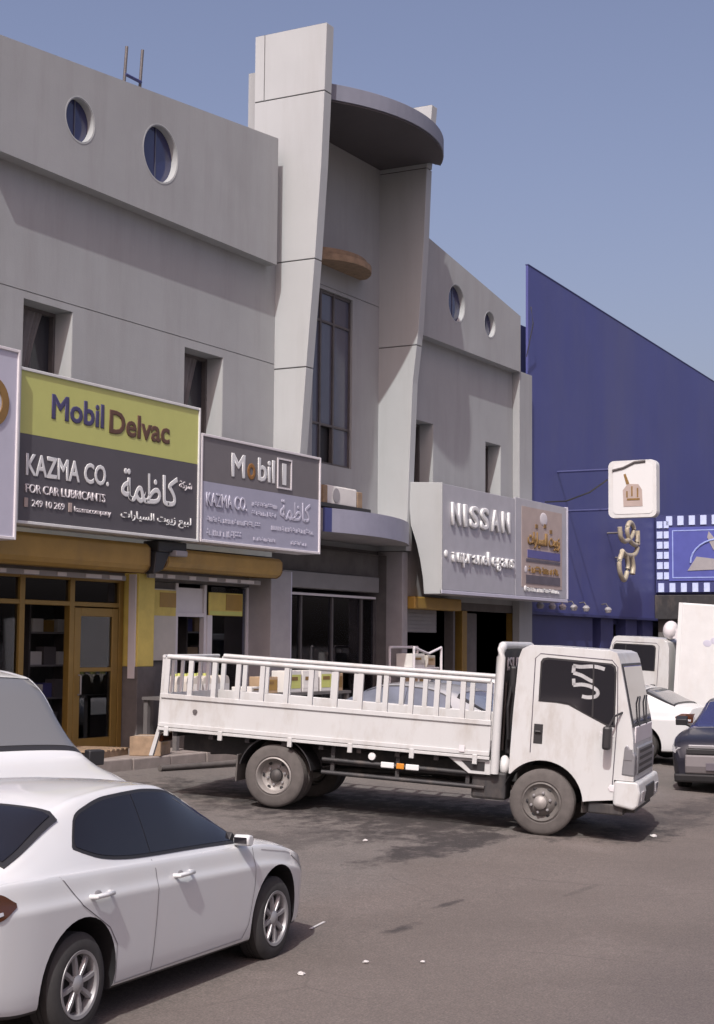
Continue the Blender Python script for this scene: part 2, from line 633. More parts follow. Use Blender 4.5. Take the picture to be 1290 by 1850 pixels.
tag(MB().box(-400, 10, KERB_Y, KERB_Y + .15, PZ - .5, PZ + .003).box(58, 1200, KERB_Y, KERB_Y + .15, PZ - .5, PZ + .003).build('kerb_run', M_KERB), kind='structure')
tag(MB().quad((-1500, 40, PZ - .02), (3000, 40, PZ - .02), (3000, 1500, PZ - .02), (-1500, 1500, PZ - .02)).build('ground', M_PAVE), kind='structure')

# ------------------------------------------------------------------ the pale commercial building
FY, PY, BY = 16.7, 16.45, 17.15       # main wall, parapet face, bay back wall
bld = empty('commercial_building', 'pale two storey shop building with tall fin walls and round parapet windows', 'building', (0, 0, 0))


def wall_sheet(x0, x1, z0, z1, Y, holes, m, parent, name='wall', seams=()):
    """front sheet at Y; holes = (xa, xb, za, zb, depth); seams = z of recessed joints"""
    hs = list(holes) + [(x0, x1, z - .008, z + .008, .02) for z in seams]
    X = sorted({x0, x1, *[h[0] for h in hs], *[h[1] for h in hs]})
    Z = sorted({z0, z1, *[h[2] for h in hs], *[h[3] for h in hs]})
    mb = MB()
    for i in range(len(X) - 1):
        for j in range(len(Z) - 1):
            cx, cz = (X[i] + X[i + 1]) / 2, (Z[j] + Z[j + 1]) / 2
            if cx < x0 or cx > x1:
                continue
            if any(h[0] < cx < h[1] and h[2] < cz < h[3] for h in hs):
                continue
            mb.quad((X[i], Y, Z[j]), (X[i + 1], Y, Z[j]), (X[i + 1], Y, Z[j + 1]), (X[i], Y, Z[j + 1]))
    for (a, b, c, d, dp) in holes:
        mb.quad((a, Y, c), (a, Y, d), (a, Y + dp, d), (a, Y + dp, c))
        mb.quad((b, Y, c), (b, Y + dp, c), (b, Y + dp, d), (b, Y, d))
        mb.quad((a, Y, c), (a, Y + dp, c), (b, Y + dp, c), (b, Y, c))
        mb.quad((a, Y, d), (b, Y, d), (b, Y + dp, d), (a, Y + dp, d))
    for z in seams:
        xs_ = [x0] + sorted(q for h in holes if h[2] < z < h[3] for q in (h[0], h[1])) + [x1]
        for q in range(0, len(xs_), 2):
            a, b = xs_[q], xs_[q + 1]
            mb.quad((a, Y + .02, z - .008), (b, Y + .02, z - .008), (b, Y + .02, z + .008), (a, Y + .02, z + .008))
            mb.quad((a, Y, z - .008), (b, Y, z - .008), (b, Y + .02, z - .008), (a, Y + .02, z - .008))
            mb.quad((a, Y, z + .008), (a, Y + .02, z + .008), (b, Y + .02, z + .008), (b, Y, z + .008))
    return mb.build(name, m, parent)


WIN = [(19.24, 20.46, 5.9, 7.6), (23.63, 24.89, 5.6, 7.56)]
wall_sheet(18.3, 26.7, 3.9, 9.75, FY, [(*w, .42) for w in WIN], M_WALL, bld, seams=(7.72,))
WIN2 = [(32.82, 33.82, 5.6, 7.42), (36.79, 37.75, 5.6, 7.35)]
wall_sheet(32.15, 39.35, 3.25, 9.45, FY, [(*w, .4) for w in WIN2], M_WALL, bld, seams=(7.25,) if False else ())
MB().box(38.5, 39.35, FY - .2, FY - .002, .5, 9.40).build('pilaster', M_WALL, bld, bevel=.01)
MB().box(32.17, 33.55, FY - .06, FY - .003, 3.32, 4.6).build('wall', M_GREYCOL, bld)
for (a, b, c, d) in WIN + WIN2:
    dp = .42
    w = MB().box(a, a + .06, FY + dp - .06, FY + dp + .03, c, d).box(b - .06, b, FY + dp - .06, FY + dp + .03, c, d) \
        .box(a + .06, b - .06, FY + dp - .06, FY + dp + .03, c, c + .06).box(a + .06, b - .06, FY + dp - .06, FY + dp + .03, d - .06, d) \
        .box((a + b) / 2 - .025, (a + b) / 2 + .025, FY + dp - .05, FY + dp + .02, c + .06, d - .06).build('window', M_STEEL, bld)
    MB().box(a + .02, b - .02, FY + dp + .035, FY + dp + .05, c + .02, d - .02).build('pane', M_PANE, w)
    MB().box(b - .014, b - .003, FY + .004, FY + dp - .065, c + .01, d - .004).build('sun_painted_jamb', M_PANEL, bld)  # right side only: paler paint imitates sun on the reveal
    # pleated curtain hanging half open behind the frame, drawn up to one side
    pts = []
    for k in range(25):
        t = k / 24
        pts.append((t, .018 * math.sin(t * 55)))
    mb = MB()
    rows = []
    for r_ in range(9):
        tt = r_ / 8
        half = (b - a) * (.62 - .30 * math.sin(tt * PI * .55))
        rows.append([(a + .07 + t * half, FY + dp - .085 + q, d - .07 - tt * (d - c - .14)) for t, q in pts])
    mb.grid(rows)
    mb.build('curtain', M_CURTAIN, w, smooth=60)

# parapets with round windows


def parapet(x0, x1, zb0, zb1, zt0, zt1, holes, parent):
    outer = [Vector((x0, zb0, 0)), Vector((x1, zb1, 0)), Vector((x1, zt1, 0)), Vector((x0, zt0, 0))]
    loops = [outer]
    N = 40
    for (hx, hz, hr) in holes:
        loops.append([Vector((hx + hr * math.cos(2 * PI * k / N), hz + hr * math.sin(2 * PI * k / N), 0)) for k in range(N)])
    flat = [p for lp in loops for p in lp]
    tris = tessellate_polygon(loops)
    mb = MB()
    mb.v = [(p.x, PY, p.y) for p in flat] + [(p.x, PY + .62, p.y) for p in flat]
    n = len(flat)
    for t in tris:
        mb.f.append(tuple(t))
        mb.f.append(tuple(n + i for i in reversed(t)))
    k = 0
    for lp in loops:
        m_ = len(lp)
        for i in range(m_):
            j = (i + 1) % m_
            mb.f.append((k + i, k + j, n + k + j, n + k + i))
        k += m_
    o = mb.build('parapet', M_WALL, parent)
    o.data.set_sharp_from_angle(angle=R(30))
    for (hx, hz, hr) in holes:
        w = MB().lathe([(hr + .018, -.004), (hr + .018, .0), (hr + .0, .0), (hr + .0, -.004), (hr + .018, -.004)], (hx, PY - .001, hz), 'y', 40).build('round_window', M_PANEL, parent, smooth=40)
        p = MB().lathe([(.001, 0), (hr - .003, 0), (hr - .003, .02)], (hx, PY + .13, hz), 'y', 36).build('pane', M_BLUEPANE, w)
        MB().lathe([(hr - .004, .003), (hr - .004, .128), (hr - .016, .128), (hr - .016, .003), (hr - .004, .003)], (hx, PY, hz), 'y', 40).build('sun_painted_reveal', M_PANEL, w, smooth=40)  # paler ring paints sunlight onto the round reveal
        MB().box(hx - .012, hx + .012, PY + .115, PY + .128, hz - hr + .02, hz + hr - .02).build('glazing_bar', M_GREYPANE, w)
    return o


parapet(18.22, 26.34, 9.68, 9.62, 11.48, 12.16, [(20.22, 10.72, .37), (22.45, 10.77, .51)], bld)
parapet(32.16, 38.45, 9.35, 9.36, 11.83, 10.84, [(34.55, 10.43, .46), (36.5, 10.27, .33)], bld)
MB().box(18.22, 26.7, 17.08, 26.0, 9.3, 9.5).box(26.7, 32.16, 17.7, 26.0, 9.3, 9.5).box(32.16, 39.3, 17.08, 26.0, 9.3, 9.5).build('roof', M_WALL, bld)
# side and back so that the block is closed
MB().box(18.3, 18.5, FY + .003, 26, .3, 9.3).build('side_wall', M_WALL, bld)
MB().box(39.1, 39.35, FY + .003, 26, .3, 9.3).build('side_wall', M_WALL, bld)
MB().box(18.3, 39.35, 25.8, 26, .3, 9.3).build('back_wall', M_WALL, bld)

# fin walls: stacked cladding panels on a core


def fin(X0, X1, outer, yin, zs, mname='fin_wall', split=None):
    """outer: list of (z, y) of the free edge"""
    def oy(z):
        for (a, b), (c, d) in zip(outer, outer[1:]):
            if a <= z <= c:
                return b + (d - b) * (z - a) / (c - a)
        return outer[-1][1]
    core = MB().prism([(oy(z) + .03, z) for z, _ in outer] + [(yin, outer[-1][0]), (yin, outer[0][0])], X0 + .02, X1 - .02, 'x').build(mname, M_SHADOWGAP, bld)
    for a, b in zip(zs, zs[1:]):
        g = .011
        zz = [a + g] + [z for z, _ in outer if a + g < z < b - g] + [b - g]
        segs = [(None, split), (split, None)] if split and a > 11 else [(None, None)]
        for lo, hi in segs:
            ya = (lambda z: oy(z)) if lo is None else (lambda z: lo + .008)
            yb = yin + .002 if hi is None else hi - .008
            MB().prism([(ya(z), z) for z in zz] + [(yb, zz[-1]), (yb, zz[0])], X0, X1, 'x').build('panel', M_PANEL, core, bevel=.006, segs=1)
    return core


fin(26.7, 26.98, [(4.0, 16.25), (6.0, 16.08), (7.6, 15.97), (9.75, 15.80), (11.6, 15.68), (13.1, 15.62), (14.5, 15.58)], 17.25,
    [4.0, 7.62, 9.76, 13.12, 14.5], split=17.03)
fin(31.9, 32.16, [(4.3, 16.42), (6.0, 16.36), (8.1, 16.28), (9.3, 16.14), (11.2, 16.02), (13.0, 15.95), (14.45, 15.82)], 17.2,
    [4.3, 8.95, 13.0, 14.45])
MB().box(31.9, 32.16, 16.5, 17.14, .4, 4.295).build('column', M_GREYCOL, bld, bevel=.02)

# recessed bay between the fins
wall_sheet(26.98, 31.9, 4.3, 13.9, BY, [(28.95, 30.66, 6.05, 9.82, .16)], M_WALL, bld, seams=(9.9,))
MB().box(27.0, 31.88, 17.42, 17.6, 9.4, 13.88).build('back_wall', M_WALL, bld)
tw = MB()
X4 = [28.95, 29.36, 29.92, 30.66]
for x in X4:
    tw.box(x - .03 if x > 29 else x, x + .03 if x < 30.6 else x, BY + .05, BY + .13, 6.05, 9.82)
for z in (6.05, 6.88, 9.12, 9.76):
    for xa, xb in zip(X4, X4[1:]):
        tw.box(xa + .031, xb - .031, BY + .055, BY + .125, z, z + .05)
tw = tw.build('stair_window', M_STEEL, bld)
for zi, (za, zb_) in enumerate(((6.10, 6.88), (6.93, 9.12), (9.17, 9.76))):
    for k, (xa, xb) in enumerate(zip(X4, X4[1:])):
        if zi == 0 and k == 1:
            continue
        MB().box(xa + .03, xb - .03, BY + .09, BY + .105, za, zb_).build('pane', M_GREYPANE, tw)
vent = MB().box(29.38, 29.90, BY + .16, BY + .2, 6.1, 6.88).build('open_vent', M_BLACK, tw)

# curved canopy joining the fin tops, and the low entrance canopy


def arc3(p0, pm, p1, n=22):
    (ax, ay), (bx, by), (cx, cy) = p0, pm, p1
    d = 2 * (ax * (by - cy) + bx * (cy - ay) + cx * (ay - by))
    ux = ((ax * ax + ay * ay) * (by - cy) + (bx * bx + by * by) * (cy - ay) + (cx * cx + cy * cy) * (ay - by)) / d
    uy = ((ax * ax + ay * ay) * (cx - bx) + (bx * bx + by * by) * (ax - cx) + (cx * cx + cy * cy) * (bx - ax)) / d
    r = math.hypot(ax - ux, ay - uy)
    t0, t1 = math.atan2(ay - uy, ax - ux), math.atan2(cy - uy, cx - ux)
    if t1 < t0:
        t1 += 2 * PI
    return [(ux + r * math.cos(t0 + (t1 - t0) * k / n), uy + r * math.sin(t0 + (t1 - t0) * k / n)) for k in range(n + 1)]


a1 = arc3((26.985, 16.0), (29.55, 14.98), (32.2, 15.72))
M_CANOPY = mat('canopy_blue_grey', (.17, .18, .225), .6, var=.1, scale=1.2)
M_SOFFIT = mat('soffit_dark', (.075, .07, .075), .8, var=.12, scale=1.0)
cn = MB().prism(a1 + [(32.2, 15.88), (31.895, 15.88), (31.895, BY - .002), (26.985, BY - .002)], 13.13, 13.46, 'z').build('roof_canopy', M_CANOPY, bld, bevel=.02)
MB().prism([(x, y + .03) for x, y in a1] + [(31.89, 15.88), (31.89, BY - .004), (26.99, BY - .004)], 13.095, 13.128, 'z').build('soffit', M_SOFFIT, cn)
a2 = arc3((26.985, 15.72), (28.8, 15.5), (31.895, 16.38))
lc = MB().prism(a2 + [(31.895, BY - .002), (26.985, BY - .002)], 4.41, 4.86, 'z').build('entrance_canopy', M_GREYCOL, bld)
# metal fascia in three bent sheets
for k0, k1 in ((0, 1), (1, 8), (8, 22)):
    sub = a2[k0:k1 + 1]
    ring = [(x, y - .022) for x, y in sub] + [(x, y - .002) for x, y in reversed(sub)]
    MB().prism(ring, 4.40, 4.87, 'z').build('fascia_sheet', M_LAVMETAL if k0 else M_BLUEDARK, lc)
# small brown hood over the tall window
a3 = arc3((28.75, 17.0), (29.9, 16.45), (31.0, 17.0), 14)
mb = MB()
mb.prism(a3 + [(31.0, BY - .002), (28.75, BY - .002)], 10.34, 10.48, 'z')
mb.prism([(x * .96 + 29.9 * .04, y * .8 + BY * .2) for x, y in a3] + [(30.9, BY - .002), (28.85, BY - .002)], 10.48, 10.62, 'z')
mb.build('window_hood', M_WOOD, bld, bevel=.03)

# ground-floor: piers, lintels, shop rooms
PF = PZ
sh = MB().box(18.3, 26.95, 16.72, 16.95, 3.28, 3.895)
sh.build('lintel', M_DARKWALL, bld)
MB().box(25.92, 26.66, 16.22, 16.9, PF, 3.6).build('column', M_GREYCOL, bld, bevel=.01)
MB().box(26.66, 26.70, 16.23, 16.5, PF, 3.6).build('column_trim', M_LETB, bld)
# rooms behind the shop fronts
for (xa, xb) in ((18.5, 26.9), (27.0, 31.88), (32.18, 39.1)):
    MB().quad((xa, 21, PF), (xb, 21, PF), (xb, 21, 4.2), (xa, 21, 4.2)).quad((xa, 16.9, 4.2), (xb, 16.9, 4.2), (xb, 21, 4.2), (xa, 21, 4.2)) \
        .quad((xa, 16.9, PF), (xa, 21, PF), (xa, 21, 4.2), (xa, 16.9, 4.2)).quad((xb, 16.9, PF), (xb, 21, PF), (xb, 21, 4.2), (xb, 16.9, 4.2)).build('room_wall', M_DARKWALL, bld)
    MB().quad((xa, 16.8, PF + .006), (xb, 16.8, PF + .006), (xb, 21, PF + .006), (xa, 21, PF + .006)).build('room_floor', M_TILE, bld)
# left shop front: gilt frame with transom lights, open doorway and a glazed leaf
G = .035
fr = MB()
for x, z0_, z1_ in ((18.42, PF, 3.27), (19.40, PF, 3.27), (20.62, PF, 3.27), (21.92, PF, 3.27)):
    fr.box(x - .06, x + .06, 16.70, 16.82, z0_, z1_)
for z in (2.79, 3.21):
    for xa, xb in ((18.48, 19.34), (19.46, 20.56), (20.68, 21.86)):
        fr.box(xa, xb, 16.705, 16.815, z, z + (.075 if z < 3 else .06))
fr = fr.build('shop_front_frame', M_GOLD, bld, bevel=.006, segs=1)
for xa, xb in ((18.48, 19.34), (19.46, 20.56), (20.68, 21.86)):
    MB().box(xa, xb, 16.75, 16.762, 2.87, 3.205).build('transom_pane', M_SHOPGLASS, fr)
MB().box(18.48, 19.34, 16.75, 16.762, PF + .1, 2.785).build('pane', M_SHOPGLASS, fr)
door = MB().box(20.69, 20.85, 16.70, 16.76, PF + .03, 2.77).box(21.68, 21.84, 16.70, 16.76, PF + .03, 2.77) \
    .box(20.85, 21.68, 16.702, 16.758, 2.63, 2.77).box(20.85, 21.68, 16.702, 16.758, PF + .03, PF + .2).box(20.85, 21.68, 16.705, 16.755, 1.72, 1.79).build('door', M_GOLD, bld, bevel=.006, segs=1)
MB().box(20.84, 21.69, 16.725, 16.737, PF + .2, 2.64).build('pane', M_SHOPGLASS, door)
MB().tube([(20.80, 16.69, 1.35), (20.80, 16.64, 1.36), (20.80, 16.64, 1.66), (20.80, 16.69, 1.67)], .014).build('handle', M_RIM, door, smooth=40)
# open leaf swung inside
MB().box(19.5, 19.58, 16.85, 17.75, PF + .03, 2.77).build('open_door_leaf', M_GREYCOL, bld)
# yellow pillar on a dark base
MB().box(22.02, 22.48, 16.42, 16.95, 1.80, 3.38).build('pillar', M_YELLOW, bld, bevel=.012)
MB().box(22.0, 22.5, 16.40, 16.95, PF, 1.80).build('pillar_base', M_DARKWALL, bld, bevel=.012)
MB().box(21.985, 22.016, 16.46, 16.6, 1.6, 3.36).build('pillar_trim', M_LETG, bld)
# second shop: door with grey fanlight panel, dark window
f2 = MB().box(23.52, 23.60, 16.72, 16.82, PF, 3.27).box(24.42, 24.50, 16.72, 16.82, PF, 3.27).box(23.6, 24.42, 16.725, 16.815, 2.68, 2.75).box(25.86, 25.92, 16.72, 16.82, PF, 3.27).build('shop_front_frame', M_LETG, bld)
MB().box(24.50, 24.66, 16.70, 16.80, PF, 2.72).build('door_jamb', M_LETG, bld)
MB().box(23.6, 24.42, 16.76, 16.79, 2.752, 3.2).build('fanlight_panel', M_LETG, bld)
MB().box(24.68, 25.85, 16.75, 16.762, PF + .35, 3.25).build('pane', M_SHOPGLASS, f2)
MB().box(24.66, 25.86, 16.74, 16.86, PF, PF + .35).build('stall_riser', M_DARKWALL, bld)
MB().box(22.5, 23.52, 16.74, 16.86, PF, 3.27).build('shop_wall', M_DARKWALL, bld)
# centre bay: roller-shutter box, rail, dark glazed entrance
MB().box(27.0, 31.88, BY - .04, BY + .14, 3.72, 4.30).build('lintel', M_DARKWALL, bld)
MB().box(27.5, 31.6, BY - .22, BY + .12, 3.36, 3.70).build('shutter_box', M_SHUTTER, bld, bevel=.02)
MB().box(27.3, 31.7, BY - .08, BY - .02, 3.22, 3.27).build('shutter_rail', M_LETG, bld)
ef = MB()
for x in (27.3, 28.6, 29.9, 31.2, 31.84):
    ef.box(x - .035, x + .035, BY + .0, BY + .09, PF, 3.21)
ef = ef.build('entrance_frame', M_STEEL, bld)
for xa, xb in ((27.335, 28.565), (28.635, 29.865), (29.935, 31.165), (31.235, 31.80)):
    MB().box(xa, xb, BY + .04, BY + .05, PF + .05, 3.2).build('pane', M_SHOPGLASS, ef)
# right shop: half-raised shutter, amber posts
MB().box(32.2, 39.1, FY + .02, FY + .2, 3.06, 3.32).build('lintel', M_DARKWALL, bld)
MB().box(32.25, 34.7, FY - .34, FY - .01, 3.02, 3.30).build('shutter_box', M_ORANGE, bld, bevel=.03)
sb = MB().box(32.3, 34.1, FY + .05, FY + .06, 2.5, 3.05).build('roller_shutter', M_SHUTTER, bld)
for k in range(6):
    MB().box(32.3, 34.1, FY + .035, FY + .049, 2.51 + k * .088, 2.51 + k * .088 + .07).build('slat', M_SHUTTER, sb)
for x, w in ((35.35, .28), (38.55, .2), (34.85, .1)):
    MB().box(x, x + w, FY - .05, FY + .2, PF, 3.05).build('post', M_GOLD if w > .15 else M_STEEL, bld, bevel=.01)
MB().box(35.66, 36.5, FY + .1, FY + .12, PF, 3.0).build('shutter_leaf', M_DARKWALL, bld)

# neighbouring block left of it (only a sliver shows)
nb = empty('neighbour_building', 'low grey building edge just left of the pale shop building', 'building', (0, 0, 0))
MB().box(6, 18.2, 17.1, 26, .3, 8.6).build('wall', M_WALL, nb)

# ------------------------------------------------------------------ blue building
blue = empty('blue_building', 'tall windowless deep blue clad building beside the pale shops', 'building', (0, 0, 0))
mb = MB().prism([(39.55, 3.05), (72, 3.05), (72, 11.3), (39.55, 12.47)], FY, FY + .07, 'y')
mb.build('wall', M_BLUEWALL, blue)
MB().box(39.6, 39.8, FY + .072, 26, .3, 9.2).build('side_wall', M_BLUEDARK, blue)
MB().box(39.8, 72, FY + .5, FY + .6, 3.0, 11.0).build('inner_wall', M_BLUEDARK, blue)
MB().prism([(39.54, 12.475), (72.02, 11.305), (72.02, 11.33), (39.54, 12.50)], FY - .012, FY + .08, 'y').build('coping', M_BLUEDARK, blue)
xs_ = [39.56, 44.55, 45.25, 46.3, 47.42, 48.45, 49.0, 50.0]
for i in range(0, 8, 2):
    MB().box(xs_[i], xs_[i + 1], FY + .08, FY + .4, PF, 3.045).build('shop_wall', M_BLUEDARK, blue)
for i in (1, 3, 5):
    MB().box(xs_[i], xs_[i + 1], FY + .75, FY + .8, PF, 3.04).build('door_void', M_BLACK, blue)
    MB().box(xs_[i] + .04, xs_[i + 1] - .04, FY + .35, FY + .39, 2.9, 3.03).build('door_head', M_BLUEDARK, blue)
MB().box(39.6, 72, FY + .9, FY + 1.0, .3, 3.04).build('back_wall', M_BLACK, blue)
MB().box(39.56, 49.98, FY - .1, FY - .002, 3.06, 3.13).build('ledge', M_BLUEDARK, blue)
for i, x in enumerate((39.85, 40.7, 41.45, 42.3, 43.25, 45.05)):
    l = MB().lathe([(.001, -.05), (.075, -.04), (.11, .05), (.06, .12), (.001, .13)], (x, FY - .22, 3.25), 'z', 14).build('wall_lamp', M_GREYCOL, blue, smooth=40)
    MB().tube([(x, FY - .02, 3.45), (x, FY - .16, 3.47), (x, FY - .22, 3.38)], .018).build('lamp_arm', M_STEEL, l)
# projecting shop block under the framed sign
pb = empty('projecting_shop_block', 'dark fronted shop block jutting out under the tiled blue sign', 'building', (0, 0, 0))
MB().box(50.12, 60, 10, FY - .004, 3.9, 6.3).build('upper_wall', M_BLUEDARK, pb)
MB().box(50.3, 60, 10.2, FY - .006, PF - .6, 3.1).build('shop_wall', M_DARKWALL, pb)
MB().box(49.95, 60, 9.9, FY - .005, 3.1, 3.88).build('fascia', M_CHASSIS, pb, bevel=.02)

# ------------------------------------------------------------------ shop signs
SY = 15.6


def sign_box(o, x0, x1, z0, z1, yf, depth, faces, frame_m=M_WHITEM, t=.045):
    f = MB().box(x0, x0 + t, yf - .025, yf + depth, z0, z1).box(x1 - t, x1, yf - .025, yf + depth, z0, z1) \
        .box(x0 + t, x1 - t, yf - .024, yf + depth, z0, z0 + t).box(x0 + t, x1 - t, yf - .024, yf + depth, z1 - t, z1).build('frame', frame_m, o, bevel=.006, segs=1)
    MB().box(x0 + t, x1 - t, yf + depth - .06, yf + depth - .03, z0 + t, z1 - t).build('back_panel', M_CHAR, o)
    for (za, zb, m) in faces:
        MB().box(x0 + t, x1 - t, yf, yf + .03, za, zb).build('face_panel', m, o)


# left-most, cut by the frame
s = empty('shop_sign', 'pale grey shop sign with brown ring mark, cut by the left edge', 'sign', (0, 0, 0))
sign_box(s, 13.0, 17.78, 3.66, 6.42, SY - .12, .3, [(3.70, 6.38, M_LETB)], M_LETG)
mb = MB()
ring = []
mb.lathe([(.36, -.02), (.36, .0), (.22, .0), (.22, -.02), (.36, -.02)], (17.2, SY - .122, 5.6), 'y', 30)
mb.build('ring_mark', M_BROWNMARK, s, smooth=40)
# green and charcoal
s = empty('shop_sign', 'lime green and charcoal shop sign in a white frame over the gilt shop front', 'sign', (0, 0, 0))
sign_box(s, 17.9, 22.56, 3.92, 6.22, SY, .45, [(5.25, 6.175, M_GREEN), (3.965, 5.247, M_CHAR)])
lettering('Mobil', 18.66, 19.92, 5.54, 5.92, SY - .002, M_LETNAVY, s, .008, .028)
lettering('Delvac', 20.06, 21.68, 5.49, 5.87, SY - .002, M_LETBROWN, s, .008, .028)
lettering('KAZMA', 18.11, 19.36, 4.64, 4.965, SY - .002, M_LETW, s, .008, .028)
lettering('CO.', 19.46, 20.08, 4.64, 4.965, SY - .002, M_LETW, s, .008, .028)
lettering('FOR CAR LUBRICANTS', 18.11, 19.98, 4.385, 4.515, SY - .002, M_LETG, s, .02)
lettering('249 10 269', 18.26, 19.0, 4.19, 4.29, SY - .002, M_LETG, s, .015)
lettering('kazmacompany', 19.24, 20.14, 4.16, 4.27, SY - .002, M_LETG, s, .015)
for x in (18.09, 19.10):
    MB().box(x, x + .08, SY - .016, SY - .002, 4.17, 4.31).build('contact_mark', M_TAN, s, bevel=.02)
lettering(arabic('كاظمة'), 20.4, 21.94, 4.45, 4.98, SY - .002, M_LETW, s, .008, .02)
lettering(arabic('شركة'), 21.98, 22.34, 4.76, 4.92, SY - .002, M_LETG, s, .015)
lettering(arabic('لبيع زيوت السيارات'), 20.4, 22.34, 4.12, 4.31, SY - .002, M_LETW, s, .015, .004)
# grey and blue-grey
s = empty('shop_sign', 'dark grey over blue grey shop sign right of the lime green sign', 'sign', (0, 0, 0))
sign_box(s, 22.60, 26.66, 3.93, 5.80, SY, .45, [(4.985, 5.755, M_GREYSIGN), (3.975, 4.982, M_BLUEGREY)], M_LETG)
for wd, xa, xb, z1_, m in (('M', 23.55, 24.0, 5.56, M_LETW), ('o', 24.07, 24.34, 5.44, M_LETRED), ('bil', 24.42, 25.0, 5.57, M_LETW)):
    lettering(wd, xa, xb, 5.14, z1_, SY - .002, m, s, .008, .03)
lettering('1', 25.26, 25.40, 5.15, 5.55, SY - .002, M_LETW, s, .008)
MB().box(25.08, 25.11, SY - .02, SY - .002, 5.07, 5.64).box(25.56, 25.59, SY - .02, SY - .002, 5.07, 5.64).box(25.11, 25.56, SY - .02, SY - .002, 5.07, 5.10).box(25.11, 25.56, SY - .02, SY - .002, 5.61, 5.64).build('letter_border', M_LETG, s)
lettering('KAZMA CO.', 22.78, 24.06, 4.56, 4.80, SY - .002, M_LETB, s, .02, .006)
scribble(24.24, 25.09, 4.68, 4.76, SY - .002, M_LETB, s, seed=4, th=.01)
scribble(24.24, 25.09, 4.52, 4.60, SY - .002, M_LETB, s, seed=5, th=.01)
lettering(arabic('كاظمة'), 25.2, 26.3, 4.50, 4.88, SY - .002, M_LETB, s, .008, .02)
scribble(22.82, 24.55, 4.30, 4.39, SY - .002, M_LETB, s, seed=6, th=.01)
scribble(24.9, 26.42, 4.29, 4.38, SY - .002, M_LETB, s, seed=7, th=.01)
scribble(22.82, 23.9, 4.06, 4.18, SY - .002, M_LETB, s, seed=8, th=.01)
scribble(24.3, 25.1, 4.06, 4.13, SY - .002, M_LETB, s, seed=9, th=.01)
scribble(25.6, 26.2, 4.06, 4.13, SY - .002, M_LETB, s, seed=10, th=.01)

# silver box sign with curved white end cheek
s = empty('shop_sign', 'silver box sign with raised white letters and a curved white end cheek', 'sign', (0, 0, 0))
cheek = [(SY - .02, 3.34), (SY - .02, 5.82), (16.38, 5.86), (16.40, 5.3), (16.36, 4.9), (16.22, 4.5), (16.12, 4.1), (16.05, 3.7), (16.02, 3.34)]
MB().prism(cheek, 32.0, 32.06, 'x').build('end_cheek', M_PANEL, s, bevel=.01, segs=1)
MB().prism([(y + .02, z) for y, z in cheek[2:]] + [(SY + .03, 3.37), (SY + .03, 5.8)], 32.06, 39.54, 'x').build('box_body', M_SIGNGREY, s)
MB().box(32.06, 36.09, SY - .012, SY + .028, 3.44, 5.8).build('face_panel', M_SIGNGREY, s, bevel=.006, segs=1)
MB().box(36.12, 39.5, SY - .012, SY + .028, 3.44, 5.84).build('face_panel', M_SIGNGREY, s, bevel=.006, segs=1)
MB().box(36.5, 39.15, SY - .02, SY - .013, 3.66, 5.66).build('face_print', M_TAN, s)
MB().box(32.0, 39.54, SY - .03, SY + .02, 3.35, 3.43).build('bottom_trim', M_LETB, s, bevel=.008, segs=1)
MB().box(39.51, 39.58, SY - .03, SY + .4, 3.44, 5.86).build('end_trim', M_LETB, s, bevel=.008, segs=1)
for i, ch in enumerate('NISSAN'):
    w = .17 if ch == 'I' else .46
    xa = [32.45, 33.08, 33.42, 34.0, 34.60, 35.24][i]
    lettering(ch, xa, xa + w, 4.90, 5.42, SY - .014, M_LETW, s, .06, .035)
MB().ball((32.22, SY - .02, 4.24), .09, sy=.4).build('bullet', M_LETW, s, smooth=60)
for i, ch in enumerate('i m p r t n e l e g a n s'.split(' ')):
    w = .10 if ch in 'il' else (.26 if ch == 'm' else .19)
    xa = 32.5 + i * .272
    lettering(ch, xa, xa + w, 4.08 if ch not in 'pg' else 3.97, 4.30 if ch != 'l' else 4.40, SY - .014, M_LETW, s, .06, .012)
lettering(arabic('زيوت السيارات'), 36.85, 38.95, 4.64, 5.06, SY - .022, M_BROWNMARK, s, .03, .03)
for x, z in ((37.35, 5.16), (37.9, 5.2), (38.3, 5.08)):
    MB().box(x, x + .15, SY - .035, SY - .021, z, z + .1).build('letter_dot', M_BROWNMARK, s)
MB().ball((37.9, SY - .022, 5.42), .17, sx=1.5, sy=.08).build('print_mark', M_LETG, s, smooth=60)
MB().box(36.85, 39.0, SY - .030, SY - .021, 4.40, 4.60).build('print_band', M_BLUEMARK, s)
MB().box(36.75, 39.0, SY - .030, SY - .021, 4.30, 4.37).build('print_band', M_GREYMARK, s)
scribble(36.9, 38.9, 4.03, 4.2, SY - .022, M_BROWNMARK, s, seed=23)
MB().ball((36.75, SY - .022, 4.1), .09, sy=.1).build('print_mark', M_LETG, s, smooth=60)
MB().box(36.75, 39.0, SY - .030, SY - .021, 3.76, 3.97).build('print_band', M_GREYMARK, s)
scribble(36.72, 39.0, 3.56, 3.66, SY - .022, M_LETW, s, seed=25)
MB().ball((36.7, SY - .03, 3.62), .08, sy=.3).build('bullet', M_LETW, s, smooth=60)

# projecting white lightbox on the blue wall (faces -x)
LX = 41.5


def rrect(y0, y1, z0, z1, r, n=6):
    pts = []
    for (cy, cz, a) in ((y1 - r, z1 - r, 0), (y0 + r, z1 - r, 90), (y0 + r, z0 + r, 180), (y1 - r, z0 + r, 270)):
        for k in range(n + 1):
            t = R(a + 90 * k / n)
            pts.append((cy + r * math.cos(t), cz + r * math.sin(t)))
    return pts


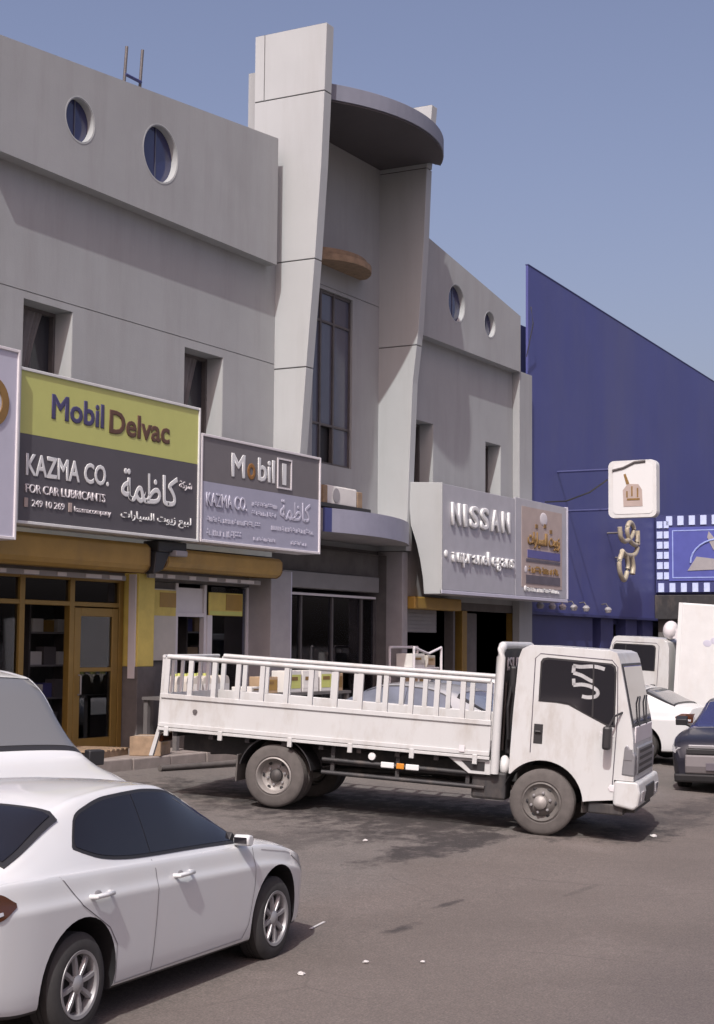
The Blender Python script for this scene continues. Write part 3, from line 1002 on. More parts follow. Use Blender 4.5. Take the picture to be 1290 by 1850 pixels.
s = empty('projecting_sign', 'white rounded lightbox sign sticking out from the blue wall', 'sign', (0, 0, 0))
MB().prism(rrect(13.8, 15.16, 5.7, 7.26, .16), LX, LX + .28, 'x').build('sign_case', M_WHITEM, s, bevel=.02)
MB().prism(rrect(13.90, 15.02, 5.8, 7.16, .12), LX - .012, LX - .001, 'x').build('sign_face', M_LETW, s)
MB().tube([(LX - .02, 15.03, 7.0), (LX - .02, 14.72, 7.06), (LX - .02, 14.4, 7.2), (LX - .02, 14.1, 7.22)], .035).build('edge_band', M_STEEL, s)
e1 = [(14.18, 6.0), (14.72, 6.0), (14.74, 6.45), (14.6, 6.62), (14.3, 6.6), (14.2, 6.45)]
MB().prism(e1, LX - .02, LX - .013, 'x').build('emblem', M_TAN, s)
MB().box(LX - .03, LX - .021, 14.26, 14.62, 6.17, 6.22).box(LX - .03, LX - .021, 14.3, 14.34, 6.25, 6.5).box(LX - .03, LX - .021, 14.46, 14.5, 6.28, 6.55).box(LX - .03, LX - .021, 14.6, 14.64, 6.25, 6.42).build('emblem_marks', M_BROWNMARK, s)
MB().prism([(14.55, 6.62), (14.66, 6.9), (14.72, 6.88), (14.64, 6.6)], LX - .02, LX - .013, 'x').build('emblem_leaf', M_BROWNMARK, s)
MB().tube([(LX + .14, 15.15, 7.05), (LX + .14, FY, 7.05)], .035).build('bracket', M_BLUEDARK, s)
MB().tube([(LX + .14, 15.15, 5.95), (LX + .14, FY, 5.95)], .035).build('bracket', M_BLUEDARK, s)
s = empty('calligraphy_sign', 'gilded calligraphic lettering standing off the blue wall under the white lightbox', 'sign', (0, 0, 0))
cy = FY - .5


def stroke(pts, r=.075):
    P = [Vector((x, cy, z)) for x, z in pts]
    out = []
    for i in range(len(P) - 1):
        p0, p1, p2, p3 = P[max(i - 1, 0)], P[i], P[i + 1], P[min(i + 2, len(P) - 1)]
        for k in range(6):
            t = k / 6
            out.append(.5 * ((2 * p1) + (-p0 + p2) * t + (2 * p0 - 5 * p1 + 4 * p2 - p3) * t * t + (-p0 + 3 * p1 - 3 * p2 + p3) * t ** 3))
    out.append(P[-1])
    return MB().tube(out, r, 8).build('letter_stroke', M_GOLDLET, s, smooth=50)


stroke([(45.3, 5.75), (45.4, 5.45), (45.75, 5.35), (46.3, 5.5), (46.55, 5.8), (46.2, 5.95), (45.95, 5.7), (46.2, 5.4), (46.75, 5.3), (46.85, 5.6)])
stroke([(46.9, 5.75), (46.9, 5.3), (46.6, 5.0), (45.9, 4.95), (45.5, 5.05)])
stroke([(45.5, 5.0), (45.25, 4.7), (45.35, 4.35), (45.7, 4.2), (46.0, 4.6), (45.85, 4.95)])
stroke([(46.3, 4.98), (46.45, 4.65), (46.4, 4.4)], .09)
for x, z in ((45.6, 5.6), (46.3, 4.9)):
    MB().tube([(x, cy, z), (x, FY - .001, z)], .03).build('standoff', M_STEEL, s)

# tiled blue sign (faces -x)
BX = 50.0
s = empty('framed_sign', 'blue sign framed in pale tiles on the projecting dark shop block', 'sign', (0, 0, 0))
MB().box(BX, BX + .115, 10.6, 16.66, 3.97, 6.45).build('backing', M_BLUEDARK, s)
MB().box(BX - .03, BX - .002, 10.9, 16.22, 4.33, 6.05).build('face_panel', M_SIGNBLUE, s)
tile_m = MB().box(-.03, 0, -.11, .11, -.13, .13).mesh('tile', M_TILEW)


def tile(y, z, sy=1, sz=1):
    t = bpy.data.objects.new('tile', tile_m)
    COL.objects.link(t)
    t.parent = s
    t.location = (BX - .002, y, z)
    t.scale = (1, sy, sz)


for k in range(15):
    tile(16.2 - k * .375, 6.27, .9, 1.15)
    tile(16.48 - k * .375, 4.12, .85, 1.1)
for k in range(6):
    tile(16.52, 4.5 + k * .33, .85, .85)
    tile(16.30, 4.5 + k * .33, .75, .85)
b_ = MB()
for (ya, yb, za, zb) in ((11.1, 16.1, 5.93, 5.96), (11.1, 16.1, 4.42, 4.45), (16.07, 16.1, 4.45, 5.93)):
    b_.box(BX - .04, BX - .031, ya, yb, za, zb)
b_.build('thin_border', M_LIGHTBLUE, s)
mb = MB()
arc = [(BX - .045, 14.55 + .95 * math.cos(R(a)), 4.9 + .75 * math.sin(R(a))) for a in range(0, 185, 12)]
mb.tube(arc, .03)
mb.build('arc_mark', M_LIGHTBLUE, s)
mb = MB()
mb.prism([(15.6, 4.65), (14.0, 4.7), (14.1, 5.15), (14.6, 5.0), (15.3, 5.1)], BX - .05, BX - .032, 'x')
mb.prism([(14.5, 5.4), (14.9, 5.9), (14.95, 5.7), (14.75, 5.3)], BX - .05, BX - .032, 'x')
mb.prism([(13.2, 4.9), (13.9, 5.2), (14.3, 5.75), (13.7, 5.5), (13.2, 5.6)], BX - .05, BX - .032, 'x')
mb.build('emblem', M_GREYCOL, s)

# ------------------------------------------------------------------ fittings on the shop fronts


def awning(x0, x1, z0, z1, label):
    o = empty('shop_awning', label, 'awning', (0, 0, 0))
    prof = [(16.70, z1), (15.92, z1), (15.86, z1 - .06), (15.86, z0 + .12), (15.90, z0 + .05), (15.98, z0), (16.70, z0 + .03)]
    MB().prism(prof, x0, x1, 'x').build('fascia', M_ORANGE, o, bevel=.015)
    MB().prism([(y + (.012 if y < 16.5 else 0), z - .012) for y, z in prof], x0 - .04, x0 - .002, 'x').build('end_cap', M_BROWNMARK, o)
    MB().prism([(y + (.012 if y < 16.5 else 0), z - .012) for y, z in prof], x1 + .002, x1 + .04, 'x').build('end_cap', M_BROWNMARK, o)
    rail = MB().box(x0 + .05, x1 - .05, 16.3, 16.36, z0 - .13, z0 - .05).build('valance_rail', M_GREYCOL, o)
    rg = random.Random(int(x0 * 10))
    x = x0 + .2
    while x < x1 - .3:
        w = rg.uniform(.12, .5)
        MB().box(x, min(x + w, x1 - .1), 16.28, 16.298, z0 - .12, z0 - .06).build('clip', M_LETG, rail)
        x += w + rg.uniform(.1, .5)
    return o


awning(15.2, 21.55, 3.36, 3.84, 'long amber shop awning under the lime green sign')
awning(22.1, 25.72, 3.44, 3.80, 'shorter amber shop awning under the grey sign')
o = empty('security_camera', 'dark boxy camera bracket hanging between the two amber awnings', 'camera', (0, 0, 0))
MB().box(21.68, 22.5, 15.78, 16.1, 3.72, 3.9).build('bracket', M_BLACK, o, bevel=.02)
MB().prism([(21.66, 3.72), (22.05, 3.72), (21.85, 3.42), (21.6, 3.34)], 15.8, 16.05, 'y').build('arm', M_BLACK, o, bevel=.02)
MB().box(22.08, 22.42, 15.70, 16.0, 3.66, 3.76).build('camera_body', M_GREYCOL, o, bevel=.02)
for (xa, xb, za, zb, lab, m1, m2, zs) in ((22.52, 23.48, 1.9, 3.15, 'tall pale poster with a yellow head on the shop wall', M_JUG, M_YELLOW, 2.68),
                                          (24.52, 25.64, 2.72, 3.14, 'small wide yellow poster on the dark shop window', M_ORANGE, M_LIME, 2.80)):
    o = empty('poster', lab, 'poster', (0, 0, 0))
    MB().box(xa, xb, 16.68, 16.70, za, zb).build('sheet', m1 if xb < 24 else M_YELLOW, o)
    if xb < 24:
        MB().box(xa + .02, xb - .02, 16.672, 16.679, zs, zb - .02).build('print', M_YELLOW, o)
        MB().box(xa + .45, xb - .02, 16.666, 16.671, zs + .15, zb - .06).build('print', M_ORANGE, o)
    else:
        MB().box(xa + .55, xb - .03, 16.672, 16.679, zs + .02, zb - .02).build('print', M_ORANGE, o)
        MB().box(xa + .02, xb - .02, 16.672, 16.679, za + .01, zs).build('print', M_LIME, o)
o = empty('air_conditioner', 'cream air conditioner box on a dark shelf over the entrance canopy', 'air conditioner', (0, 0, 0))
MB().box(28.55, 29.85, 16.55, 17.0, 5.10, 5.50).build('casing', M_CARDW, o, bevel=.03)
MB().box(28.35, 28.52, 16.5, 17.0, 5.1, 5.48).build('side_guard', M_WOOD, o, bevel=.02)
MB().box(29.88, 30.1, 16.55, 17.0, 5.1, 5.46).build('side_guard', M_WOOD, o, bevel=.02)
MB().box(27.9, 30.2, 16.4, 17.14, 5.02, 5.095).build('shelf', M_BLACK, o)
MB().lathe([(.001, 0), (.15, 0), (.15, .01)], (28.95, 16.538, 5.3), 'y', 20).build('fan_grille', M_GREYCOL, o)
MB().box(28.4, 28.5, 16.5, 17.0, 4.86, 5.02).box(29.9, 30.0, 16.5, 17.0, 4.86, 5.02).build('legs', M_BLACK, o)
o = empty('roof_ladder', 'top of a steel ladder showing over the left parapet', 'ladder', (0, 0, 0))
for x in (22.12, 22.58):
    MB().tube([(x, 17.2, 9.5), (x + .01, 17.0, 12.68 + (x - 22) * .2)], .028).build('rail', M_STEEL, o)
for k in range(9):
    MB().tube([(22.12, 17.2 - .2 * (.3 + k * .333) / 3.2, 9.8 + k * .3), (22.58, 17.2 - .2 * (.3 + k * .333) / 3.2, 9.8 + k * .3)], .03).build('rung', M_BLUEDARK, o)
o = MB().tube([(38.8, 15.9, 5.95), (39.8, 15.72, 6.05), (40.7, 15.4, 6.35), (41.45, 15.17, 6.75)], .022, 6).build('power_cable', M_CABLE)
tag(o, 'black cable sagging from the silver sign to the white lightbox', 'cable')
o = MB().tube([(39.2, FY - .1, 9.9), (39.3, FY - .25, 10.8), (39.5, FY - .1, 11.3)], .015, 6).build('loose_cable', M_CABLE)
tag(o, 'thin loose cable at the corner where pale and blue buildings meet', 'cable')

# ------------------------------------------------------------------ vehicles


def pchip(xs, ys):
    n = len(xs)
    h = [xs[i + 1] - xs[i] for i in range(n - 1)]
    d = [(ys[i + 1] - ys[i]) / h[i] for i in range(n - 1)]
    m = [d[0]] + [0 if d[i - 1] * d[i] <= 0 else 2 * d[i - 1] * d[i] / (d[i - 1] + d[i]) for i in range(1, n - 1)] + [d[-1]]

    def f(x):
        if x <= xs[0]:
            return ys[0]
        if x >= xs[-1]:
            return ys[-1]
        i = 0
        while x > xs[i + 1]:
            i += 1
        t = (x - xs[i]) / h[i]
        return (2 * t ** 3 - 3 * t * t + 1) * ys[i] + (t ** 3 - 2 * t * t + t) * h[i] * m[i] + (-2 * t ** 3 + 3 * t * t) * ys[i + 1] + (t ** 3 - t * t) * h[i] * m[i + 1]
    return f


def catmull(pts, k=4):
    out = []
    n = len(pts)
    for i in range(n - 1):
        p0, p1, p2, p3 = pts[max(i - 1, 0)], pts[i], pts[i + 1], pts[min(i + 2, n - 1)]
        for j in range(k):
            t = j / k
            out.append(tuple(.5 * (2 * b + (c - a) * t + (2 * a - 5 * b + 4 * c - d) * t * t + (-a + 3 * b - 3 * c + d) * t ** 3) for a, b, c, d in zip(p0, p1, p2, p3)))
    out.append(pts[-1])
    return out


class CarShape:
    def __init__(s, zt, zb, zf, W, tumble=.25, flare=0.012):
        s.zt, s.zb, s.zf, s.W = (pchip(*zip(*k)) for k in (zt, zb, zf, W))
        s.x0, s.x1 = zt[0][0], zt[-1][0]
        s.tumble = tumble
        s.cache = {}

    def half(s, x):
        x = round(x, 4)
        if x in s.cache:
            return s.cache[x]
        zt, zb, zf, W = s.zt(x), s.zb(x), s.zf(x), s.W(x)
        h = max(zt - zb, .012)
        k = min(1, h / .42)
        ks = k * k * (3 - 2 * k)
        ye = W * (.86 - (s.tumble - .09) * ks)
        drop = min(.055, h * .5)
        ze = zt - drop
        H = zb - zf
        pts = [(0.0, zf), (.6 * W, zf), (.88 * W, zf + .012), (.94 * W, zf + .05 * H), (.962 * W, zf + .14 * H), (.974 * W, zf + .26 * H), (.988 * W, zf + .5 * H), (.999 * W, zf + .72 * H), (W, zf + .79 * H), (.982 * W, zf + .86 * H), (.958 * W, zb),
               (.925 * W, zb + min(.02, h * .15)), (.925 * W + (ye - .925 * W) * .5 + .012 * ks, zb + (ze - zb) * .5 + .004), (ye, ze), (ye * .86, zt - drop * .42), (ye * .6, zt - drop * .16), (ye * .3, zt - drop * .04), (0.0, zt)]
        c = catmull(pts, 4)
        s.cache[x] = c
        return c

    def side_y(s, x, z):
        c = s.half(x)
        best = None
        for (y0, z0), (y1, z1) in zip(c[8:], c[9:]):
            if min(z0, z1) - 1e-6 <= z <= max(z0, z1) + 1e-6 and abs(z1 - z0) > 1e-6:
                y = y0 + (y1 - y0) * (z - z0) / (z1 - z0)
                best = y if best is None else max(best, y)
        return best if best is not None else max(p[0] for p in c)

    def top_z(s, x, y):
        c = s.half(x)
        y = abs(y)
        for (y0, z0), (y1, z1) in zip(c[36:], c[37:]):
            if min(y0, y1) - 1e-6 <= y <= max(y0, y1) + 1e-6 and abs(y1 - y0) > 1e-7:
                return z0 + (z1 - z0) * (y - y0) / (y1 - y0)
        return s.zt(x)

    def body(s, n=90):
        mb = MB()
        rows = []
        for i in range(n + 1):
            x = s.x0 + (s.x1 - s.x0) * i / n
            c = s.half(x)
            rows.append([(x, y, z) for y, z in c] + [(x, -y, z) for y, z in reversed(c[1:-1])])
        mb.grid(rows, closed_v=True)
        L = len(rows[0])
        mb.f.append(tuple(range(L)))
        mb.f.append(tuple(reversed(range(n * L, n * L + L))))
        return mb


def offset_grid(P, off):
    a, b = len(P), len(P[0])
    V = [[Vector(q) for q in r] for r in P]
    out = []
    for i in range(a):
        row = []
        for j in range(b):
            du = V[min(i + 1, a - 1)][j] - V[max(i - 1, 0)][j]
            dv = V[i][min(j + 1, b - 1)] - V[i][max(j - 1, 0)]
            nn = du.cross(dv)
            if nn.length > 1e-9:
                nn.normalize()
            row.append((V[i][j], nn))
        out.append(row)
    return out


def skin(P, off, m, name, parent, outward, th=.0):
    """grid patch lifted off a body along its normal; outward(v)->reference direction"""
    G = offset_grid(P, off)
    Q = []
    for r_ in G:
        row = []
        for v, nn in r_:
            if nn.dot(outward(v)) < 0:
                nn = -nn
            row.append(v + nn * off)
        Q.append(row)
    mb = MB()
    mb.grid(Q)
    # turned-in rim
    per = [(0, j) for j in range(len(Q[0]))] + [(i, len(Q[0]) - 1) for i in range(1, len(Q))] + [(len(Q) - 1, j) for j in reversed(range(len(Q[0]) - 1))] + [(i, 0) for i in reversed(range(1, len(Q) - 1))]
    k = len(mb.v)
    for i, j in per:
        v, nn = G[i][j]
        mb.v.append(tuple(v - (nn if nn.dot(outward(v)) > 0 else -nn) * .01))
    b = len(Q[0])
    for q in range(len(per)):
        q2 = (q + 1) % len(per)
        a1_, a2_ = per[q][0] * b + per[q][1], per[q2][0] * b + per[q2][1]
        mb.f.append((a1_, a2_, k + q2, k + q))
    return mb.build(name, m, parent, smooth=50, fix=True)


def side_patch(S, xa, xb, lo, hi, m, name, parent, side=-1, off=.006, nx=24, nz=6):
    P = []
    for i in range(nx + 1):
        x = xa + (xb - xa) * i / nx
        l, h = lo(x), hi(x)
        P.append([(x, side * S.side_y(x, l + (h - l) * j / nz), l + (h - l) * j / nz) for j in range(nz + 1)])
    return skin(P, off, m, name, parent, lambda v: Vector((0, side, .2)))


def side_line(S, pts, w, m, name, parent, side=-1, off=.003):
    """thin strip following the body side along (x,z) points"""
    mb = MB()
    k = 0
    rows = []
    fine = []
    for (a, b) in zip(pts, pts[1:]):
        for t in range(6):
            fine.append((a[0] + (b[0] - a[0]) * t / 6, a[1] + (b[1] - a[1]) * t / 6))
    fine.append(pts[-1])
    for i, (x, z) in enumerate(fine):
        a, b = fine[max(i - 1, 0)], fine[min(i + 1, len(fine) - 1)]
        d = Vector((b[0] - a[0], b[1] - a[1]))
        d.normalize()
        nx, nz = -d.y * w / 2, d.x * w / 2
        rows.append([(x + nx, side * (S.side_y(x + nx, z + nz) + off), z + nz), (x - nx, side * (S.side_y(x - nx, z - nz) + off), z - nz)])
    mb.grid(rows)
    return mb.build(name, m, parent, fix=False)


def top_patch(S, xa, xb, frac, m, name, parent, off=.006, nx=14, ny=16, curve=0.0, fracs=None):
    P = []
    for i in range(nx + 1):
        row = []
        for j in range(ny + 1):
            q = -1 + 2 * j / ny
            x = xa + (xb - xa) * i / nx
            x += curve * (1 - q * q) * (1 if xb > xa else -1) * (i / nx)
            fr = frac if fracs is None else fracs[0] + (fracs[1] - fracs[0]) * i / nx
            ye = S.half(x)[48][0] * fr
            row.append((x, q * ye, S.top_z(x, q * ye)))
        P.append(row)
    return skin(P, off, m, name, parent, lambda v: Vector((0, 0, 1)))


def cut_arches(o, axles, r, W, inner, wellm):
    mb = MB()
    for ax, az in axles:
        for sd in (-1, 1):
            a, b = sorted((sd * inner, sd * (W + .3)))
            n = 40
            mb.prism([(ax + r * math.cos(2 * PI * k / n), az + r * math.sin(2 * PI * k / n)) for k in range(n)], a, b, 'y')
    c = mb.build('wheel_arch_cutter', wellm, o.parent)
    md = o.modifiers.new('arch', 'BOOLEAN')
    md.operation = 'DIFFERENCE'
    md.object = c
    md.solver = 'EXACT'
    dg = bpy.context.evaluated_depsgraph_get()
    dg.update()
    me = bpy.data.meshes.new_from_object(o.evaluated_get(dg))
    o.modifiers.clear()
    old = o.data
    o.data = me
    bpy.data.objects.remove(c)
    bpy.data.meshes.remove(old)
    while len(me.materials) < 2:
        me.materials.append(wellm)
    me.materials[1] = wellm
    for p in me.polygons:
        c_ = p.center
        ins = False
        for ax, az in axles:
            d = math.hypot(c_.x - ax, c_.z - az)
            if d < r + .004 and abs(c_.y) < W * .97 :
                rad = Vector((c_.x - ax, 0, c_.z - az)).normalized() if d > 1e-6 else Vector((1, 0, 0))
                if (abs(p.normal.dot(rad)) > .7 and abs(d - r) < .02) or (abs(p.normal.y) > .9 and abs(abs(c_.y) - inner) < .03):
                    ins = True
        if p.normal.z < -.5 and c_.z < .45:
            ins = True
        p.material_index = 1 if ins else 0
        p.use_smooth = True
    me.set_sharp_from_angle(angle=R(38))


def car_wheel(parent, x, y, side, rt, w, rr, spokes=8, tm=None, rm=None, name='wheel'):
    """side = -1 outer face towards -y"""
    tm, rm = tm or M_RUBBER, rm or M_RIM
    wh = bpy.data.objects.new(name, None)
    wh.empty_display_size = .1
    COL.objects.link(wh)
    wh.parent = parent
    wh.location = (x, y, rt)
    s = side
    prof = [(rr - .01, -w * .5), (rr + .015, -w * .53), (rt - .05, -w * .5), (rt - .018, -w * .44), (rt, -w * .34), (rt, -w * .1), (rt - .008, -w * .09), (rt - .008, -w * .06), (rt, -w * .05), (rt, w * .05), (rt - .008, w * .06), (rt - .008, w * .09), (rt, w * .1), (rt, w * .34), (rt - .018, w * .44), (rt - .05, w * .5), (rr + .015, w * .53), (rr - .01, w * .5), (rr - .01, -w * .5)]
    MB().lathe(prof, (0, 0, 0), 'y', 44).build('tyre', tm, wh, smooth=40)
    f = s * w * .5
    rim = MB().lathe([(rr, f), (rr - .002, f + s * .008), (rr - .022, f + s * .004), (rr - .03, f - s * .03), (rr - .035, f - s * .1), (rr - .035, -f * .5)], (0, 0, 0), 'y', 40)
    rim.lathe([(.001, f + s * .006), (.035, f + s * .004), (.058, f - s * .012), (.062, f - s * .035), (.001, f - s * .04)], (0, 0, 0), 'y', 24)
    rim = rim.build('rim', rm, wh, smooth=40)
    MB().lathe([(.001, f - s * .055), (rr - .03, f - s * .055)], (0, 0, 0), 'y', 30).build('brake_disc', M_CHASSIS, wh)
    for k in range(spokes):
        a = 2 * PI * k / spokes + .2
        sp = MB()
        ca, sa = math.cos(a), math.sin(a)
        r0, r1 = .045, rr - .015
        w0, w1 = .022, .034

        def pt(r_, t, d):
            return (r_ * ca - t * sa, f - s * d, r_ * sa + t * ca)
        ring = []
        for r_, hw, d in ((r0, w0 * .8, .012), ((r0 + r1) / 2, (w0 + w1) * .36, .006), (r1, w1 * .62, .012)):
            ring.append([pt(r_, -hw, d + .022), pt(r_, -hw * .6, d), pt(r_, hw * .6, d), pt(r_, hw, d + .022)])
        sp.grid(ring)
        sp.build('spoke', rm, rim, smooth=50)
    return wh


def sedan(label, loc, rot, paint, group=None, name='parked_car', detail=True, glass=None):
    """saloon, x forward from the rear axle, z up from the ground"""
    glass = glass or M_CARGLASS
    S = CarShape(
        zt=[(-.98, .70), (-.97, .98), (-.90, 1.065), (-.72, 1.10), (-.45, 1.185), (0.0, 1.375), (.35, 1.447), (.85, 1.475), (1.25, 1.455), (1.55, 1.37), (1.95, 1.18), (2.34, .985), (2.6, .94), (3.0, .875), (3.35, .77), (3.55, .64), (3.63, .50), (3.655, .42)],
        zb=[(-.98, .66), (-.95, .93), (-.8, 1.0), (0, .985), (1.0, .955), (2.0, .915), (2.45, .895), (3.0, .80), (3.35, .69), (3.55, .57), (3.63, .46), (3.655, .40)],
        zf=[(-.98, .40), (-.9, .26), (-.5, .20), (2.9, .18), (3.4, .19), (3.6, .24), (3.655, .30)],
        W=[(-.98, .64), (-.93, .76), (-.8, .83), (-.4, .872), (.4, .885), (2.2, .885), (2.8, .875), (3.15, .83), (3.4, .74), (3.55, .62), (3.655, .42)])
    car = empty(name, label, 'car', loc, rot, group)
    ax = [(0, .315), (2.70, .315)]
    b = S.body(96 if detail else 60).build('body', [paint, M_BLACK], car, smooth=38)
    cut_arches(b, ax, .41, .885, .5, M_BLACK)
    for x in (0, 2.70):
        for sd in (-1, 1):
            car_wheel(car, x, sd * .755, sd, .315, .2, .21, 8 if detail else 6)
    # glasshouse
    top = pchip([.05, .12, .19, .28, .6, 1.0, 1.3, 1.6, 2.0, 2.32], [1.14, 1.235, 1.315, 1.352, 1.408, 1.418, 1.397, 1.312, 1.13, .965])
    bot = pchip([.05, .16, .3, .48, .7, 1.5, 2.32], [1.125, 1.085, 1.045, 1.018, 1.0, .972, .935])
    for sd in (-1, 1):
        sw = side_patch(S, .05, 2.26, bot, top, M_BLACK, 'window_surround', car, sd, .004, 60, 8)
        inset = .022
        b2 = lambda x: bot(x) + inset
        t2 = lambda x: max(top(x) - inset, bot(x) + inset + .004)
        for nm, xa, xb in (('rear_door_window', .085, .882), ('front_door_window', .892, 2.16)):
            side_patch(S, xa, xb, b2, t2, glass, nm, car, sd, .008, 26, 8)
        if detail:
            side_line(S, [(2.30, .90), (2.30, .62), (2.24, .34), (2.16, .25)], .006, M_GREYMARK, 'door_gap', car, sd)
            side_line(S, [(.88, .975), (.88, .6), (.86, .25)], .006, M_GREYMARK, 'door_gap', car, sd)
            side_line(S, [(-.22, 1.0), (-.02, .80), (.30, .62), (.40, .50), (.42, .25)], .006, M_GREYMARK, 'door_gap', car, sd)
            side_line(S, [(.42, .245), (2.16, .245)], .007, M_GREYCOL, 'sill_gap', car, sd)
            side_line(S, [(2.44, .868), (2.9, .80), (3.2, .725)], .006, M_GREYCOL, 'bonnet_gap', car, sd)
        for hx in (.18, 1.22):
            y = S.side_y(hx, .84)
            h = MB().tube([(hx - .11, sd * (y - .005), .838), (hx - .10, sd * (y + .038), .84), (hx, sd * (y + .046), .842), (hx + .09, sd * (y + .04), .842), (hx + .11, sd * (y - .005), .84)], .0165, 8).build('door_handle', paint, car, smooth=60)
            MB().ball((hx - .02, sd * (y - .022), .835), .05, sx=1.4, sy=.55, sz=.8).build('handle_cup', M_SHUTTER, car, smooth=60)
        y = S.side_y(2.14, .95)
        m_ = MB().prism([(2.06, .935), (2.14, .93), (2.17, .965), (2.155, 1.005), (2.08, 1.02), (2.05, .985)], *sorted((sd * (y + .02), sd * (y + .15))), 'y').build('door_mirror', paint, car, smooth=40, bevel=.03, segs=3)
        MB().box(2.042, 2.052, *sorted((sd * (y + .04), sd * (y + .14))), .955, 1.0).build('mirror_glass', M_CARGLASS, m_)
        MB().prism([(2.02, .935), (2.24, .925), (2.10, 1.03)], *sorted((sd * (y - .06), sd * (y - .005))), 'y').build('mirror_stalk', M_BLACK, m_, bevel=.008)
        # lamps
        side_patch(S, -.955, -.66, pchip([-.955, -.8, -.66], [.80, .815, .875]), pchip([-.955, -.8, -.66], [.965, .965, .90]), M_SIGNALR, 'tail_lamp', car, sd, .008, 10, 5)
        side_patch(S, -.93, -.78, pchip([-.93, -.78], [.82, .845]), pchip([-.93, -.78], [.86, .862]), M_LENS, 'reverse_lamp', car, sd, .011, 6, 3)
        side_patch(S, 3.0, 3.50, pchip([3.0, 3.25, 3.5], [.762, .655, .545]), pchip([3.0, 3.25, 3.5], [.782, .735, .63]), M_LENS, 'headlamp', car, sd, .007, 10, 4)
    rg_ = top_patch(S, .02, -.60, .93, M_BLACK, 'rear_window_surround', car, .014, 16, 24, fracs=(.88, .93))
    top_patch(S, -.02, -.57, .88, glass, 'rear_window', car, .019, 16, 24, fracs=(.84, .885))
    top_patch(S, 1.42, 2.36, .95, M_BLACK, 'windscreen_surround', car, .004, 12, 18, fracs=(.93, 1.0))
    top_patch(S, 1.45, 2.30, .9, glass, 'windscreen', car, .009, 12, 18, fracs=(.88, .95))
    MB().box(-1.0, -.955, -.26, .26, .56, .68).build('number_plate', M_LETW, car, bevel=.006)
    MB().box(3.56, 3.66, -.5, .5, .28, .40).build('lower_grille', M_BLACK, car, bevel=.02)
    MB().prism([(3.0, .17), (3.62, .22), (3.62, .17)], -.6, .6, 'y').build('air_dam', M_BLACK, car)
    return car


# the white saloon in the foreground
sedan('white saloon in the foreground with dark tinted side windows', (7.95, 7.23, -.22), (0, 0, R(5.3)), M_CARW, name='white_saloon')
# the pale saloon half hidden behind the flatbed rails
sedan('white saloon parked behind the front end of the flatbed rails, nose to the shops', (26.75, 11.4, .16), (0, R(-3), R(90)), M_CARW, name='white_saloon', detail=False, glass=M_PALEGLASS)
M_SILVER = mat('silver_paint', (.36, .375, .39), .3, .3, var=.03, coat=.5)
sedan('silver saloon roof seen through the middle of the flatbed rails', (23.5, 10.9, .09), (0, R(-3), R(90)), M_SILVER, name='silver_saloon', detail=False, glass=M_PALEGLASS)


